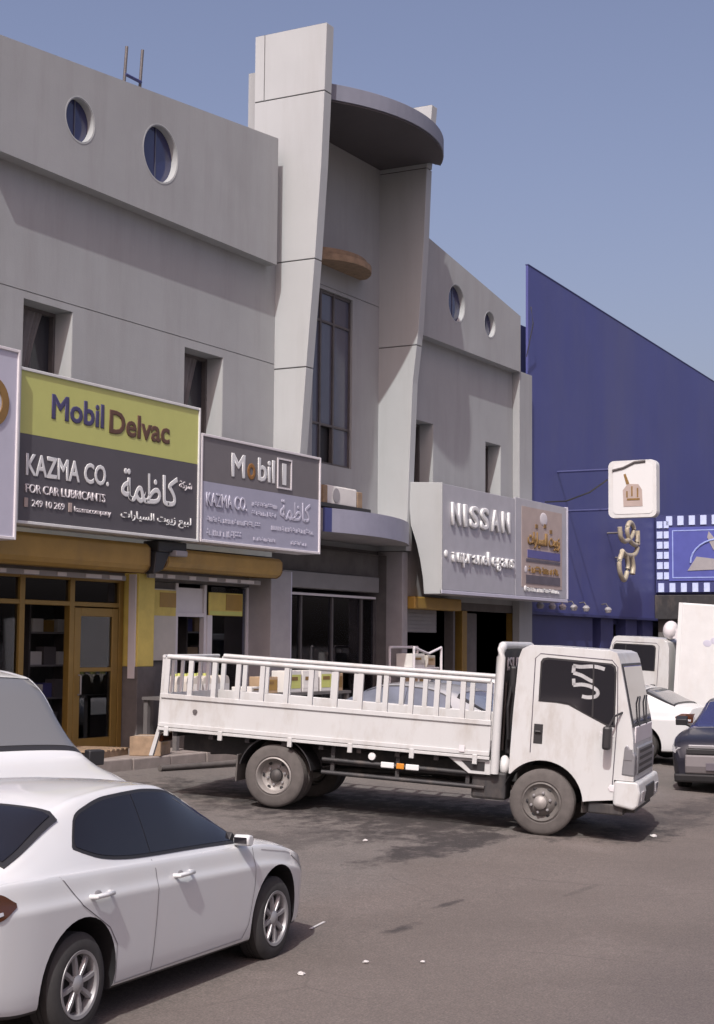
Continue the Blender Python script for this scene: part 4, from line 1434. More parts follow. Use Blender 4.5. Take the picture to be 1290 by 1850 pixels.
def suv(label, loc, rot, paint, name='parked_car', ws=None, dark=False):
    S = CarShape(
        zt=[(-.95, .75), (-.94, 1.2), (-.85, 1.45), (-.6, 1.80), (-.1, 1.92), (.8, 1.96), (1.3, 1.93), (1.55, 1.83), (1.85, 1.58), (2.15, 1.33), (2.35, 1.25), (2.9, 1.13), (3.25, .98), (3.38, .85), (3.42, .70)],
        zb=[(-.95, .72), (-.9, 1.08), (-.5, 1.12), (1.0, 1.14), (2.0, 1.16), (2.3, 1.14), (2.9, 1.03), (3.25, .90), (3.38, .78), (3.42, .66)],
        zf=[(-.95, .48), (-.8, .38), (0, .34), (2.9, .33), (3.3, .36), (3.42, .44)],
        W=[(-.95, .78), (-.8, .87), (-.3, .90), (2.4, .90), (3.0, .885), (3.25, .83), (3.38, .74), (3.42, .66)], tumble=.2)
    car = empty(name, label, 'car', loc, rot)
    ax = [(0, .36), (2.65, .36)]
    b = S.body(70).build('body', [paint, M_BLACK], car, smooth=38)
    cut_arches(b, ax, .44, .90, .5, M_BLACK)
    for x in (0, 2.65):
        for sd in (-1, 1):
            car_wheel(car, x, sd * .79, sd, .36, .24, .24, 6)
    top = pchip([-.7, -.3, .3, 1.2, 1.5, 1.85, 2.05], [1.62, 1.76, 1.82, 1.81, 1.72, 1.48, 1.31])
    bot = pchip([-.7, .5, 2.05], [1.24, 1.2, 1.20])
    for sd in (-1, 1):
        side_patch(S, -.7, 2.0, bot, top, M_BLACK, 'window_surround', car, sd, .004, 30, 6)
        for xa, xb in ((-.62, .05), (.12, .95), (1.02, 1.9)):
            side_patch(S, xa, xb, lambda x: bot(x) + .025, lambda x: max(top(x) - .03, bot(x) + .03), M_CARGLASS, 'side_window', car, sd, .008, 14, 6)
        for hx in (.3, 1.2):
            y = S.side_y(hx, .98)
            MB().tube([(hx - .1, sd * (y - .005), .98), (hx - .09, sd * (y + .04), .98), (hx + .09, sd * (y + .04), .98), (hx + .1, sd * (y - .005), .98)], .016).build('door_handle', paint, car, smooth=60)
        y = S.side_y(1.98, 1.15)
        MB().box(1.93, 2.02, *sorted((sd * (y + .05), sd * (y + .22))), 1.14, 1.28).tube([(1.98, sd * (y - .03), 1.15), (1.96, sd * (y + .08), 1.2)], .03).build('door_mirror', M_BLACK, car, smooth=40, bevel=.03)
        side_patch(S, 3.02, 3.37, pchip([3.02, 3.37], [.82, .74]), pchip([3.02, 3.37], [.95, .80]), M_LENS, 'headlamp', car, sd, .008, 8, 4)
        side_line(S, [(.98, 1.12), (.98, .6), (.95, .42)], .012, M_GREYMARK, 'door_gap', car, sd)
        side_line(S, [(2.1, 1.09), (2.1, .7), (2.05, .42)], .012, M_GREYMARK, 'door_gap', car, sd)
    top_patch(S, 1.36, 2.16, .95, M_BLACK, 'windscreen_surround', car, .004, 12, 18, fracs=(.95, 1.02))
    top_patch(S, 1.40, 2.10, .9, ws or M_CARGLASS, 'windscreen', car, .010, 12, 18, fracs=(.90, .97))
    for yy in (-.45, .1):
        MB().tube([(2.16, yy, 1.205), (1.98, yy + .25, 1.36), (1.9, yy + .5, 1.41)], .012, 6).build('wiper', M_BLACK, car)
    g = MB().box(3.30, 3.425, -.46, .46, .66, .86).build('grille', M_BLACK if dark else M_GRILLE, car, bevel=.02)
    for k in range(3):
        MB().box(3.40, 3.435, -.44, .44, .69 + k * .06, .705 + k * .06).build('grille_bar', M_RIM, g)
    MB().prism([(3.2, .40), (3.44, .42), (3.47, .52), (3.45, .62), (3.2, .62)], -.74, .74, 'y').build('bumper', M_GRILLE if dark else paint, car, bevel=.03)
    MB().box(3.465, 3.48, -.26, .26, .46, .58).build('number_plate', M_LETW, car, bevel=.005)
    return car


suv('white four by four behind the foreground saloon, grey windscreen catching the light', (11.68, 11.68, .03), (0, R(3.0), math.atan2(-.95, -.3)), M_CARW, 'white_suv', ws=M_WSCREEN)
sedan('white saloon between the flatbed cab and the dark car', (30.3, 10.15, .03), (0, R(-2), R(90)), M_CARW, name='white_saloon', detail=False, glass=M_WSCREEN)


def dark_car():
    S = CarShape(
        zt=[(-.95, .72), (-.93, 1.02), (-.7, 1.10), (-.3, 1.25), (.1, 1.40), (.7, 1.47), (1.2, 1.45), (1.5, 1.37), (1.9, 1.18), (2.28, 1.0), (2.6, .965), (3.1, .91), (3.4, .83), (3.52, .70), (3.55, .58)],
        zb=[(-.95, .70), (-.9, .97), (0, .98), (2.0, .93), (2.4, .915), (3.0, .86), (3.4, .77), (3.52, .64), (3.55, .54)],
        zf=[(-.95, .40), (-.8, .24), (2.9, .18), (3.4, .2), (3.55, .26)],
        W=[(-.95, .72), (-.8, .83), (-.3, .885), (2.6, .885), (3.1, .875), (3.4, .83), (3.52, .77), (3.55, .72)])
    car = empty('dark_car', 'dark navy car facing us at the right edge of the photo', 'car', (29.05, 7.85, -.12), (0, 0, R(187)))
    b = S.body(70).build('body', [M_DARKCAR, M_BLACK], car, smooth=38)
    cut_arches(b, [(0, .32), (2.65, .32)], .36, .885, .56, M_BLACK)
    for x in (0, 2.65):
        for sd in (-1, 1):
            car_wheel(car, x, sd * .775, sd, .32, .21, .22, 7)
    top_patch(S, 1.34, 2.34, .95, M_RIM, 'windscreen_trim', car, .004, 12, 18, fracs=(1.0, 1.04))
    top_patch(S, 1.40, 2.30, .9, M_BLUEPANE, 'windscreen', car, .009, 12, 18, fracs=(.94, .99))
    top = pchip([-.4, 0, .5, 1.2, 1.6, 2.2], [1.10, 1.30, 1.38, 1.37, 1.27, .99])
    for sd in (-1, 1):
        side_patch(S, -.36, 2.12, lambda x: 1.0, lambda x: max(top(x), 1.004), M_CARGLASS, 'side_window', car, sd, .006, 24, 5)
        y = S.side_y(2.02, .98)
        MB().prism([(1.96, 1.0), (2.1, 1.0), (2.12, 1.1), (2.0, 1.16)], *sorted((sd * (y + .05), sd * (y + .24))), 'y').tube([(2.05, sd * (y - .03), .98), (2.02, sd * (y + .09), 1.03)], .03).build('door_mirror', M_BLACK, car, smooth=40, bevel=.035, segs=3)
        side_patch(S, 3.12, 3.5, pchip([3.12, 3.5], [.76, .62]), pchip([3.12, 3.5], [.83, .70]), M_LENS, 'headlamp', car, sd, .008, 8, 4)
        MB().lathe([(.001, .03), (.05, .03), (.06, 0)], (3.5, sd * .62, .40), 'x', 14).build('fog_lamp', M_LENS, car, smooth=50)
    MB().box(3.49, 3.565, -.55, .55, .70, .76).build('bonnet_trim', M_RIM, car, bevel=.012)
    MB().box(3.48, 3.57, -.58, .58, .61, .695).build('upper_grille', M_BLACK, car, bevel=.012)
    MB().prism([(3.3, .28), (3.58, .30), (3.61, .42), (3.585, .60), (3.3, .60)], -.60, .60, 'y').build('bumper_panel', M_GREYSIGN, car, bevel=.025)
    MB().prism([(3.2, .14), (3.57, .16), (3.6, .295), (3.2, .295)], -.78, .78, 'y').build('air_dam', M_BLACK, car, bevel=.03)
    MB().box(3.605, 3.618, -.26, .26, .36, .48).build('number_plate', M_GREYMARK, car, bevel=.004)
    MB().ball((3.54, .1, .74), .045, sy=1.2).build('badge', M_LENS, car, smooth=60)


dark_car()

# ---- trucks


def truck_wheel(parent, x, y, side, front, r=.395):
    wh = bpy.data.objects.new('wheel', None)
    wh.empty_display_size = .1
    COL.objects.link(wh)
    wh.parent = parent
    wh.location = (x, y, r)
    s = side
    w = .215
    rr = .235
    prof = [(rr, -w * .46), (rr + .02, -w * .52), (r - .07, -w * .5), (r - .03, -w * .46), (r - .012, -w * .40), (r, -w * .33), (r, -w * .16), (r - .012, -w * .15), (r - .012, -w * .1), (r, -w * .09), (r, w * .09), (r - .012, w * .1), (r - .012, w * .15), (r, w * .16), (r, w * .33), (r - .012, w * .40), (r - .03, w * .46), (r - .07, w * .5), (rr + .02, w * .52), (rr, w * .46), (rr, -w * .46)]
    MB().lathe(prof, (0, 0, 0), 'y', 48).build('tyre', M_DUSTRUB, wh, smooth=30)
    f = s * w * .5
    if front:
        rp = [(rr + .004, f), (rr - .012, f + s * .012), (rr - .03, f - s * .012), (.17, f - s * .03), (.14, f + s * .012), (.105, f + s * .03), (.10, f + s * .03), (.001, f + s * .03)]
    else:
        rp = [(rr + .004, f), (rr - .012, f + s * .012), (rr - .03, f - s * .02), (rr - .045, f - s * .09), (.15, f - s * .125), (.13, f - s * .125), (.001, f - s * .13)]
    rim = MB().lathe(rp, (0, 0, 0), 'y', 40).build('rim', M_STEELRIM if not front else M_WHEELDARK, wh, smooth=35)
    fy = f + s * (.03 if front else -.128)
    MB().lathe([(.085, fy), (.08, fy + s * .05), (.05, fy + s * .075), (.001, fy + s * .08)], (0, 0, 0), 'y', 24).build('hub', M_CHASSIS if not front else M_STEELRIM, rim, smooth=40)
    for k in range(6):
        a = 2 * PI * k / 6 + .3
        MB().lathe([(.017, 0), (.016, s * .03), (.001, s * .032)], (.118 * math.cos(a), fy if not front else f + s * .02, .118 * math.sin(a)), 'y', 8).build('wheel_nut', M_RIM, rim)
        if not front:
            pass
    for k in range(6):
        a = 2 * PI * k / 6
        fy2 = f - s * (.098 if not front else .020)
        MB().lathe([(.026, 0), (.001, s * .004)], (.172 * math.cos(a), fy2, .172 * math.sin(a)), 'y', 10).build('hand_hole', M_BLACK, rim)
    return wh


def cab_unit(root, paint, badge=True):
    """tilt cab, x forward, near side -y"""
    ac, ar = (3.44, .395), .50
    arch = [(ac[0] + ar * math.cos(R(a)), ac[1] + ar * math.sin(R(a))) for a in range(6, 150, 8)]
    out = [(3.02, .86), (3.03, 1.4), (3.06, 2.10), (3.10, 2.22), (3.20, 2.275), (4.17, 2.275), (4.25, 2.25), (4.290, 2.17), (4.380, 1.80), (4.470, 1.42), (4.500, 1.25), (4.520, .95), (4.530, .74), (4.30, .74), (4.30, .50), (4.0, .46)] + arch + [(3.02, .70)]
    body = MB().prism(out, -.97, .97, 'y').build('cab_body', paint, root, smooth=35, bevel=.055, segs=4)
    for sd in (-1, 1):
        Y0, Y1 = sd * .962, sd * .975

        def plate(poly, m, nm, y0=Y0, y1=Y1, par=body):
            a, b = sorted((y0, y1))
            return MB().prism(poly, a, b, 'y').build(nm, m, par, bevel=.004, segs=1)
        # door: raised skin edge lines
        gap = [(3.27, .98), (3.27, 2.12), (3.33, 2.18), (4.20, 2.16), (4.27, 2.08), (4.30, 1.5), (4.28, .60)]
        pts = [(x, sd * .971, z) for x, z in gap]
        MB().tube(pts, .006, 4).build('door_gap', M_GREYMARK, body)
        win = [(3.335, 1.60), (3.335, 2.08), (3.36, 2.125), (3.42, 2.14), (4.20, 2.12), (4.245, 2.09), (4.26, 2.02), (4.275, 1.36), (4.18, 1.37), (3.95, 1.47), (3.70, 1.585), (3.55, 1.60)]
        cx_ = sum(p[0] for p in win) / len(win)
        cz_ = sum(p[1] for p in win) / len(win)
        plate(win, M_BLACK, 'window_rubber')
        inn = [(cx_ + (x - cx_) * .955, cz_ + (z - cz_) * .935) for x, z in win]
        plate(inn, M_CARGLASS, 'door_window', sd * .97, sd * .979)
        plate([(3.99, 1.46), (4.015, 1.455), (3.995, 2.10), (3.97, 2.10)], M_BLACK, 'quarterlight_bar', sd * .97, sd * .983)
        plate([(3.30, 1.09), (3.41, 1.09), (3.41, 1.33), (3.30, 1.33)], M_BLACK, 'handle_recess', sd * .965, sd * .974)
        MB().tube([(3.325, sd * .975, 1.22), (3.33, sd * .995, 1.24), (3.38, sd * .995, 1.24), (3.385, sd * .975, 1.22)], .012).build('door_handle', M_BLACK, body)
        # mirror on its arm
        mr = MB().box(4.16, 4.26, *sorted((sd * 1.04, sd * 1.20)), 1.10, 1.38).build('mirror', M_BLACK, body, bevel=.03)
        MB().tube([(4.36, sd * .95, 1.55), (4.28, sd * 1.10, 1.50), (4.22, sd * 1.12, 1.37)], .014).build('mirror_arm', M_BLACK, mr)
        # front corner lamp and bumper end
        MB().prism([(4.38, .80), (4.535, .79), (4.538, 1.05), (4.430, 1.18), (4.40, 1.13)], *sorted((sd * .80, sd * .978)), 'y').build('headlamp_cluster', M_GRILLE, body, bevel=.02)
        MB().prism([(4.40, .99), (4.50, .99), (4.50, 1.12), (4.41, 1.10)], *sorted((sd * .976, sd * .986)), 'y').build('indicator', M_AMBER if sd > 0 else M_GRILLE, body)
        # step and arch lining
        MB().lathe([(.505, 0), (.50, 0), (.50, .42), (.505, .42)], (ac[0], .50 if sd > 0 else -.92, ac[1]), 'y', 30, R(0), R(160)).build('arch_liner', M_BLACK, body)
        MB().box(4.0, 4.42, *sorted((sd * .62, sd * .93)), .32, .455).build('cab_step', M_CHASSIS, body, bevel=.02)
    # windscreen plane from (4.45,2.17) to (4.74,1.42)
    d = Vector((4.47 - 4.29, 0, 1.42 - 2.17))
    nrm = Vector((-d.z, 0, d.x)).normalized()

    def fp(t, y, off):
        q = Vector((4.29, 0, 2.17)) + d * t + nrm * off
        return (q.x, y, q.z)

    def front_plate(t0, t1, y0, y1, m, nm, off, r=.0, par=body):
        mb = MB()
        a = [fp(t0, y0, off), fp(t0, y1, off), fp(t1, y1 * 1.03, off), fp(t1, y0 * 1.03, off)]
        b = [fp(t0, y0, off - .03), fp(t0, y1, off - .03), fp(t1, y1 * 1.03, off - .03), fp(t1, y0 * 1.03, off - .03)]
        mb.v = a + b
        mb.f = [(0, 1, 2, 3), (7, 6, 5, 4), (0, 4, 5, 1), (1, 5, 6, 2), (2, 6, 7, 3), (3, 7, 4, 0)]
        return mb.build(nm, m, par, bevel=.012)
    front_plate(.06, 1.06, -.90, .90, M_BLACK, 'windscreen_rubber', .012)
    front_plate(.10, 1.01, -.865, .865, M_TRUCKGLASS, 'windscreen', .017)
    for yy in (-.5, .2):
        MB().tube([fp(1.06, yy, .03), fp(.72, yy + .30, .035), fp(.62, yy + .55, .03)], .011, 6).build('wiper', M_BLACK, body)
    MB().box(4.505, 4.545, -.72, .72, .80, 1.14).build('grille', M_GRILLE, body, bevel=.02)
    for k in range(4):
        MB().box(4.535, 4.552, -.66 + .02 * k, .66 - .02 * k, .82 + k * .08, .855 + k * .08).build('grille_slot', M_BLACK, body)
    MB().box(4.485, 4.51, -.80, .80, 1.18, 1.38).build('front_panel', M_LETG, body, bevel=.01)
    bp = MB().prism([(4.30, .44), (4.55, .40), (4.60, .46), (4.62, .60), (4.59, .735), (4.30, .735)], -1.0, 1.0, 'y').build('bumper', paint, body, bevel=.035, segs=3)
    for yy in (-.72, .72):
        MB().box(4.60, 4.625, yy - .12, yy + .12, .50, .62).build('bumper_lamp', M_LENS, bp, bevel=.01)
    MB().box(4.605, 4.626, -.4, .4, .47, .66).build('bumper_slot', M_BLACK, bp, bevel=.01)
    MB().prism([(3.9, .30), (4.54, .36), (4.54, .44), (3.9, .46)], -.8, .8, 'y').build('under_tray', M_CHASSIS, body)
    return body


def chassis(root, xr, near_stuff=True):
    for sd in (-1, 1):
        MB().box(xr, 4.3, sd * .36 - .035, sd * .36 + .035, .56, .78).build('chassis_rail', M_CHASSIS, root)
    for i, x in enumerate((xr + .02, -.6, .6, 1.6, 2.6)):
        MB().box(x - .04, x + .04, -.32, .32, .6, .74).build('cross_member', M_CHASSIS, root)
    MB().tube([(0, -.9, .395), (0, .9, .395)], .07, 10).ball((0, 0, .395), .2, sy=.8).build('rear_axle', M_CHASSIS, root, smooth=50)
    MB().tube([(3.44, -.85, .395), (3.44, .85, .395)], .05, 10).build('front_axle', M_CHASSIS, root, smooth=50)
    MB().tube([(0, 0, .42), (2.7, 0, .6)], .045, 10).build('prop_shaft', M_CHASSIS, root, smooth=50)
    for sd in (-1, 1):
        sp = MB()
        for k in range(4):
            L = .62 - k * .1
            sp.tube([(-L, sd * .47, .50 + .04 - k * .022), (0, sd * .47, .42 + .03 - k * .022), (L, sd * .47, .50 + .04 - k * .022)], .014, 6)
        tag(sp.build('leaf_spring', M_CHASSIS, root), kind='stuff')
    MB().box(1.7, 2.5, .45, .9, .38, .72).build('fuel_tank', M_CHASSIS, root, bevel=.05)
    MB().tube([(2.9, .2, .42), (1.2, .25, .42), (.5, .3, .5), (-.3, .3, .62), (-1.4, .35, .5)], .035, 8).build('exhaust_pipe', M_STEEL, root, smooth=50)


tk_yaw = R(-78)
truck = empty('flatbed_truck', 'white cab flatbed truck with barred sides parked nose out across the apron', 'truck', (18.92, 11.39, .085), (0, math.atan2(.21, 3.52), tk_yaw))
truck.scale = (1.025, 1.025, 1.025)
cab_unit(truck, M_TRUCKW)
chassis(truck, -1.5)
for sd in (-1, 1):
    truck_wheel(truck, 3.44, sd * .86, sd, True)
    truck_wheel(truck, 0, sd * .865, sd, False)
    truck_wheel(truck, 0, sd * .63, sd, False)
# cargo bed
MB().box(-1.60, 2.76, -.96, .96, .86, .94).build('deck', M_STEEL, truck)
for x in [-1.4 + k * .5 for k in range(9)]:
    MB().box(x - .03, x + .03, -.95, .95, .78, .858).build('deck_bearer', M_CHASSIS, truck)


def bed_side(y, sd):
    a, b = sorted((y, y + sd * .035))
    p = MB().box(-1.61, 2.775, a, b, .90, 1.32).build('side_board', M_TRUCKW, truck, bevel=.006)
    a2, b2 = sorted((y + sd * .036, y + sd * .055))
    MB().box(-1.61, 2.775, a2, b2, 1.265, 1.325).build('board_rib', M_TRUCKW, p, bevel=.006)
    MB().box(-1.61, 2.775, a2, b2, .89, .945).build('board_rib', M_TRUCKW, p, bevel=.006)
    a3, b3 = sorted((y + sd * .02, y + sd * .05))
    MB().box(-1.62, 2.78, a3, b3, .845, .885).build('lower_rail', M_TRUCKW, p, bevel=.006)
    for x in (-1.5, -.75, .2, 1.0, 1.8, 2.6):
        MB().box(x - .03, x + .03, *sorted((y + sd * .02, y + sd * .062)), .78, .90).build('hinge', M_TRUCKW, p, bevel=.006)
    MB().lathe([(.03, 0), (.03, sd * .02), (.001, sd * .02)], (-1.12, y + sd * .035, 1.12), 'y', 12).build('latch', M_STEEL, p)
    MB().box(2.40, 2.47, *sorted((y + sd * .056, y + sd * .07)), .92, 1.0).build('latch', M_LETG, p)
    # guard rail above
    g = MB().tube([(-1.56, y + sd * .02, 1.80), (2.74, y + sd * .02, 1.80)], .034, 8).build('guard_rail', M_TRUCKW, truck, smooth=50)
    post = MB().box(-.032, .032, -.02, .02, 0, .47).mesh('post', M_TRUCKW)
    n = 14
    for k in range(n):
        o_ = bpy.data.objects.new('post', post)
        COL.objects.link(o_)
        o_.parent = g
        o_.location = (-1.55 + k * 4.28 / (n - 1), y + sd * .02, 1.322)
    return p


bed_side(-.965, -1)
bed_side(.965, 1)
tg = MB().box(-1.65, -1.615, -.96, .96, .90, 1.32).build('tail_board', M_TRUCKW, truck, bevel=.006)
MB().tube([(-1.63, -.95, 1.80), (-1.63, .95, 1.80)], .024, 8).build('tail_rail', M_TRUCKW, truck, smooth=50)
for k in range(7):
    MB().box(-1.652, -1.612, -.92 + k * .306 - .02, -.92 + k * .306 + .02, 1.322, 1.79).build('tail_post', M_TRUCKW, truck)
for sd in (-1, 1):
    MB().prism([(-1.63, .92), (-1.58, .92), (-1.68, .50), (-1.735, .50)], *sorted((sd * .93, sd * .985)), 'y').build('tail_stay', M_TRUCKW, truck, bevel=.008)
    # rear mudguard and flap
    MB().lathe([(.50, 0), (.485, 0), (.485, .46), (.50, .46)], (0, .48 if sd > 0 else -.94, .40), 'y', 26, R(12), R(168)).build('mudguard', M_BLACK, truck)
    MB().box(-.53, -.51, *sorted((sd * .50, sd * .94)), .28, .62).build('mudflap', M_DUSTRUB, truck)
    MB().box(-1.66, -1.60, *sorted((sd * .55, sd * .88)), .68, .80).build('tail_lamp', M_SIGNALR, truck, bevel=.02)
    # underrun bars and marker lamps
    ur = MB()
    for z in (.50, .66):
        MB().tube([(.62, sd * .92, z), (2.72, sd * .92, z)], .028, 8).build('underrun_bar', M_CHASSIS, truck, smooth=50)
    for x in (.75, 1.6, 2.5):
        MB().box(x - .025, x + .025, *sorted((sd * .86, sd * .9)), .47, .84).build('bar_bracket', M_CHASSIS, truck)
    MB().lathe([(.05, 0), (.045, sd * .02), (.001, sd * .024)], (1.28, sd * .955, .755), 'y', 16).build('marker_lamp', M_LETW, truck, smooth=40)
    for x0_, m_ in ((1.40, M_LETW), (1.60, M_AMBER), (1.72, M_LETW)):
        MB().box(x0_, x0_ + (.17 if m_ is M_LETW else .1), *sorted((sd * .945, sd * .965)), .63, .70).build('marker_lamp', m_, truck, bevel=.008)
    MB().box(2.55, 2.98, *sorted((sd * .55, sd * .90)), .36, .70).build('battery_box', M_CHASSIS, truck, bevel=.03)
    MB().prism([(2.25, .84), (2.80, .84), (2.80, .66), (2.52, .66)], *sorted((sd * .93, sd * .965)), 'y').build('corner_bracket', M_TRUCKW, truck, bevel=.006)
    MB().prism([(2.42, .81), (2.72, .81), (2.72, .70), (2.55, .70)], *sorted((sd * .966, sd * .969)), 'y').build('bracket_hole', M_BLACK, truck)
    MB().ball((2.93, sd * .80, .78), .09, sx=.8, sz=1.4).build('washer_bottle', M_LETW, truck, smooth=60)
# lean, bare-bones headboard frame behind the cab
hb = MB()
for sd in (-1, 1):
    pts = [(2.84, sd * .955, .68), (2.84, sd * .955, 1.4), (2.84, sd * .955, 2.10), (2.84, sd * .93, 2.19), (2.84, sd * .86, 2.245)]
    MB().tube(pts, .055, 10).build('headboard_post', M_TRUCKW, truck, smooth=50)
MB().tube([(2.84, -.86, 2.245), (2.84, .86, 2.245)], .05, 10).build('headboard_top', M_TRUCKW, truck, smooth=50)
MB().box(2.82, 2.85, -.90, .90, .9, 2.2).build('headboard_panel', M_CHASSIS, truck)
for k in range(9):
    MB().box(2.852, 2.872, -.86 + k * .205, -.83 + k * .205, .95, 1.8).build('headboard_bar', M_STEEL, truck)
lettering('ISUZU', -.62, .62, 1.93, 2.10, 2.853, M_LETG, truck, .01, .01, '+x')
MB().box(2.90, 2.99, -.7, -.5, .9, 2.0).build('air_intake', M_BLACK, truck, bevel=.03)
MB().tube([(2.95, -.8, 1.1), (2.93, -.82, 1.5), (2.95, -.78, 1.75)], .018).tube([(2.95, -.72, 1.0), (2.97, -.70, 1.4)], .012).build('brake_hoses', M_BLACK, truck)
# cab-side badge squiggle, round emblem, pale strokes painting a reflection on the door glass
lettering('NPR', 4.10, 4.27, 1.245, 1.31, -.972, M_LETG, truck, .004)
MB().lathe([(.05, 0), (.04, -.006), (.001, -.007)], (4.28, -.972, .64), 'y', 6).build('door_emblem', M_LETG, truck)
mb = MB()
for pts, r_ in (([(3.66, 2.06), (3.78, 2.05), (4.0, 2.07), (4.17, 2.04)], .022), ([(3.67, 1.95), (3.8, 1.92), (3.93, 1.86), (3.99, 1.84)], .022), ([(3.68, 1.76), (3.82, 1.78), (3.96, 1.76), (4.07, 1.70), (4.06, 1.62), (3.93, 1.59), (3.83, 1.60)], .022), ([(3.675, 2.06), (3.67, 1.95)], .022), ([(3.68, 1.86), (3.69, 1.76)], .02)):
    P3 = catmull([(3.735 + (a_ - 3.66) * .75, 2.07 - (2.07 - b_) * .78) for a_, b_ in pts], 6)
    for (xa, za), (xb, zb) in zip(P3, P3[1:]):
        d_ = Vector((xb - xa, zb - za))
        if d_.length < 1e-6:
            continue
        d_.normalize()
        n_ = Vector((-d_.y, d_.x)) * r_
        mb.quad((xa + n_.x, -.982, za + n_.y), (xb + n_.x, -.982, zb + n_.y), (xb - n_.x, -.982, zb - n_.y), (xa - n_.x, -.982, za - n_.y))
mb.build('painted_reflection', M_REFLECTION, truck, fix=True)

# box truck beyond, nose towards the shops
bt = empty('box_truck', 'white box truck with a tall cargo body parked beyond the flatbed', 'truck', (33.0, 7.5, -.12), (0, R(-4), R(90)))
cab_unit(bt, M_TRUCKW, badge=False)
chassis(bt, -1.5)
for sd in (-1, 1):
    truck_wheel(bt, 3.44, sd * .86, sd, True)
    truck_wheel(bt, 0, sd * .865, sd, False)
bx_ = MB().box(-1.9, 2.88, -1.02, 1.02, .92, 3.05).build('cargo_box', M_WHITEM, bt, bevel=.03)
for sd in (-1, 1):
    for x in (-1.9, 2.80):
        MB().box(x, x + .085, *sorted((sd * 1.021, sd * 1.035)), .92, 3.05).build('corner_trim', M_LETW, bx_)
    for px_, pz_ in ((2.1, 2.32), (2.25, 2.26), (1.75, 2.22)):
        MB().ball((px_, sd * 1.021, pz_), .07, sy=.05, sx=1.3).build('scuff_mark', M_LETB, bx_, smooth=60)
MB().ball((3.16, .6, 2.46), .19, sx=.85, sy=1.1, sz=1.05, n=20, h=12).box(2.885, 3.10, .5, .7, 2.3, 2.5).build('cooling_unit', M_LETG, bt, smooth=50)

# ------------------------------------------------------------------ goods, racks and litter
PZZ = PZ
box_meshes = []
for k, (m_, sx, sy, sz) in enumerate(((M_CARD, .34, .26, .26), (M_CARDW, .30, .24, .22), (M_LIME, .2, .16, .28), (M_GREYSIGN, .28, .2, .3), (M_BLUEMARK, .22, .2, .24), (M_ORANGE, .26, .2, .2), (M_JUG, .18, .16, .3))):
    box_meshes.append((MB().box(-sx / 2, sx / 2, -sy / 2, sy / 2, 0, sz).box(-sx / 2 + .02, sx / 2 - .02, -sy / 2 - .004, -sy / 2 - .001, sz * .3, sz * .75).mesh('product_box', m_, fix=False), sx, sz))


def shelf_unit(x0, x1, y, label, levels, seed, short):
    o = empty('shelf_unit', label, 'shelf', (x0, y, PZZ + .006))
    w = x1 - x0
    for x in (.02, w - .02):
        MB().box(x - .02, x + .02, -.2, .2, 0, levels[-1] + .5).build('upright', M_STEEL, o)
    for z in levels:
        MB().box(.04, w - .04, -.2, .2, z, z + .03).build('shelf_board', M_SHUTTER, o)
    rg = random.Random(seed)
    for z in levels:
        x = .1
        while x < w - .3:
            me, bw, bh = box_meshes[rg.randrange(len(box_meshes))]
            b = bpy.data.objects.new('product_box', me)
            COL.objects.link(b)
            b.location = (x0 + x + bw / 2, y + rg.uniform(-.06, .0), PZZ + .006 + z + .03)
            b.rotation_euler = (0, 0, rg.uniform(-.08, .08))
            kd = {M_CARD: 'brown cardboard pack', M_CARDW: 'white carton', M_LIME: 'lime green tin', M_GREYSIGN: 'dark grey canister', M_BLUEMARK: 'navy pack', M_ORANGE: 'amber pack', M_JUG: 'cream bottle'}[me.materials[0]]
            lv = ('bottom', 'second', 'third', 'top')[levels.index(z)]
            tag(b, '%s on the %s board of the %s' % (kd, lv, short), 'box', 'packaged goods on the %s' % short)
            x += bw + rg.uniform(.02, .09)
    return o


shelf_unit(18.5, 19.32, 17.35, 'shelf of goods behind the left pane of the gilt shop front', [.25, .8, 1.35, 1.9], 3, 'left pane shelf')
shelf_unit(20.75, 21.9, 17.9, 'shelf of goods behind the glazed door leaf', [.25, .8, 1.35, 1.9], 5, 'door leaf shelf')
shelf_unit(24.7, 26.0, 17.5, 'shelf of goods behind the second shop window', [.3, .85, 1.4, 1.95], 8, 'second shop window shelf')
shelf_unit(27.6, 29.6, 18.6, 'shelf of goods deep inside the central entrance', [.3, .85, 1.4], 11, 'central entrance shelf')
shelf_unit(33.0, 34.6, 18.2, 'shelf of goods inside the right hand shop', [.3, .85, 1.4], 12, 'right hand shop shelf')

# display bench with oil jugs and cartons behind the flatbed
bench = empty('display_bench', 'low wooden display bench behind the flatbed rails', 'bench', (21.8, 15.8, PZZ))
MB().box(0, 5.9, -.35, .35, .82, .87).build('bench_top', M_DARKWALL, bench)
for x in (.08, 1.95, 3.9, 5.8):
    for y in (-.3, .3):
        MB().box(x - .04, x + .04, y - .04, y + .04, 0, .819).build('leg', M_DARKWALL, bench)
BT = PZZ + .871


def jug():
    j = empty('oil_jug', 'pale plastic oil jug seen through the flatbed side bars', 'jug', (0, 0, 0), group='oil jugs on the display bench')
    MB().prism([(-.11, 0), (.11, 0), (.115, .03), (.115, .26), (.08, .32), (.03, .345), (-.04, .345), (-.10, .31), (-.115, .25), (-.115, .03)], -.075, .075, 'y').build('jug_body', M_JUG, j, bevel=.02)
    MB().lathe([(.03, 0), (.03, .04), (.001, .045)], (.0, 0, .345), 'z', 10).build('cap', M_LIME, j)
    MB().box(-.09, .09, -.0785, -.0755, .07, .21).build('label_print', M_CARDW, j)
    return j


j0 = jug()
rg = random.Random(2)
k = 0
for row in range(2):
    for i in range(6):
        j = j0 if k == 0 else copy_tree(j0)
        j.location = (22.0 + i * .285 + row * .1, 15.62 + row * .2, BT)
        j.rotation_euler = (0, 0, rg.uniform(-.25, .25))
        k += 1


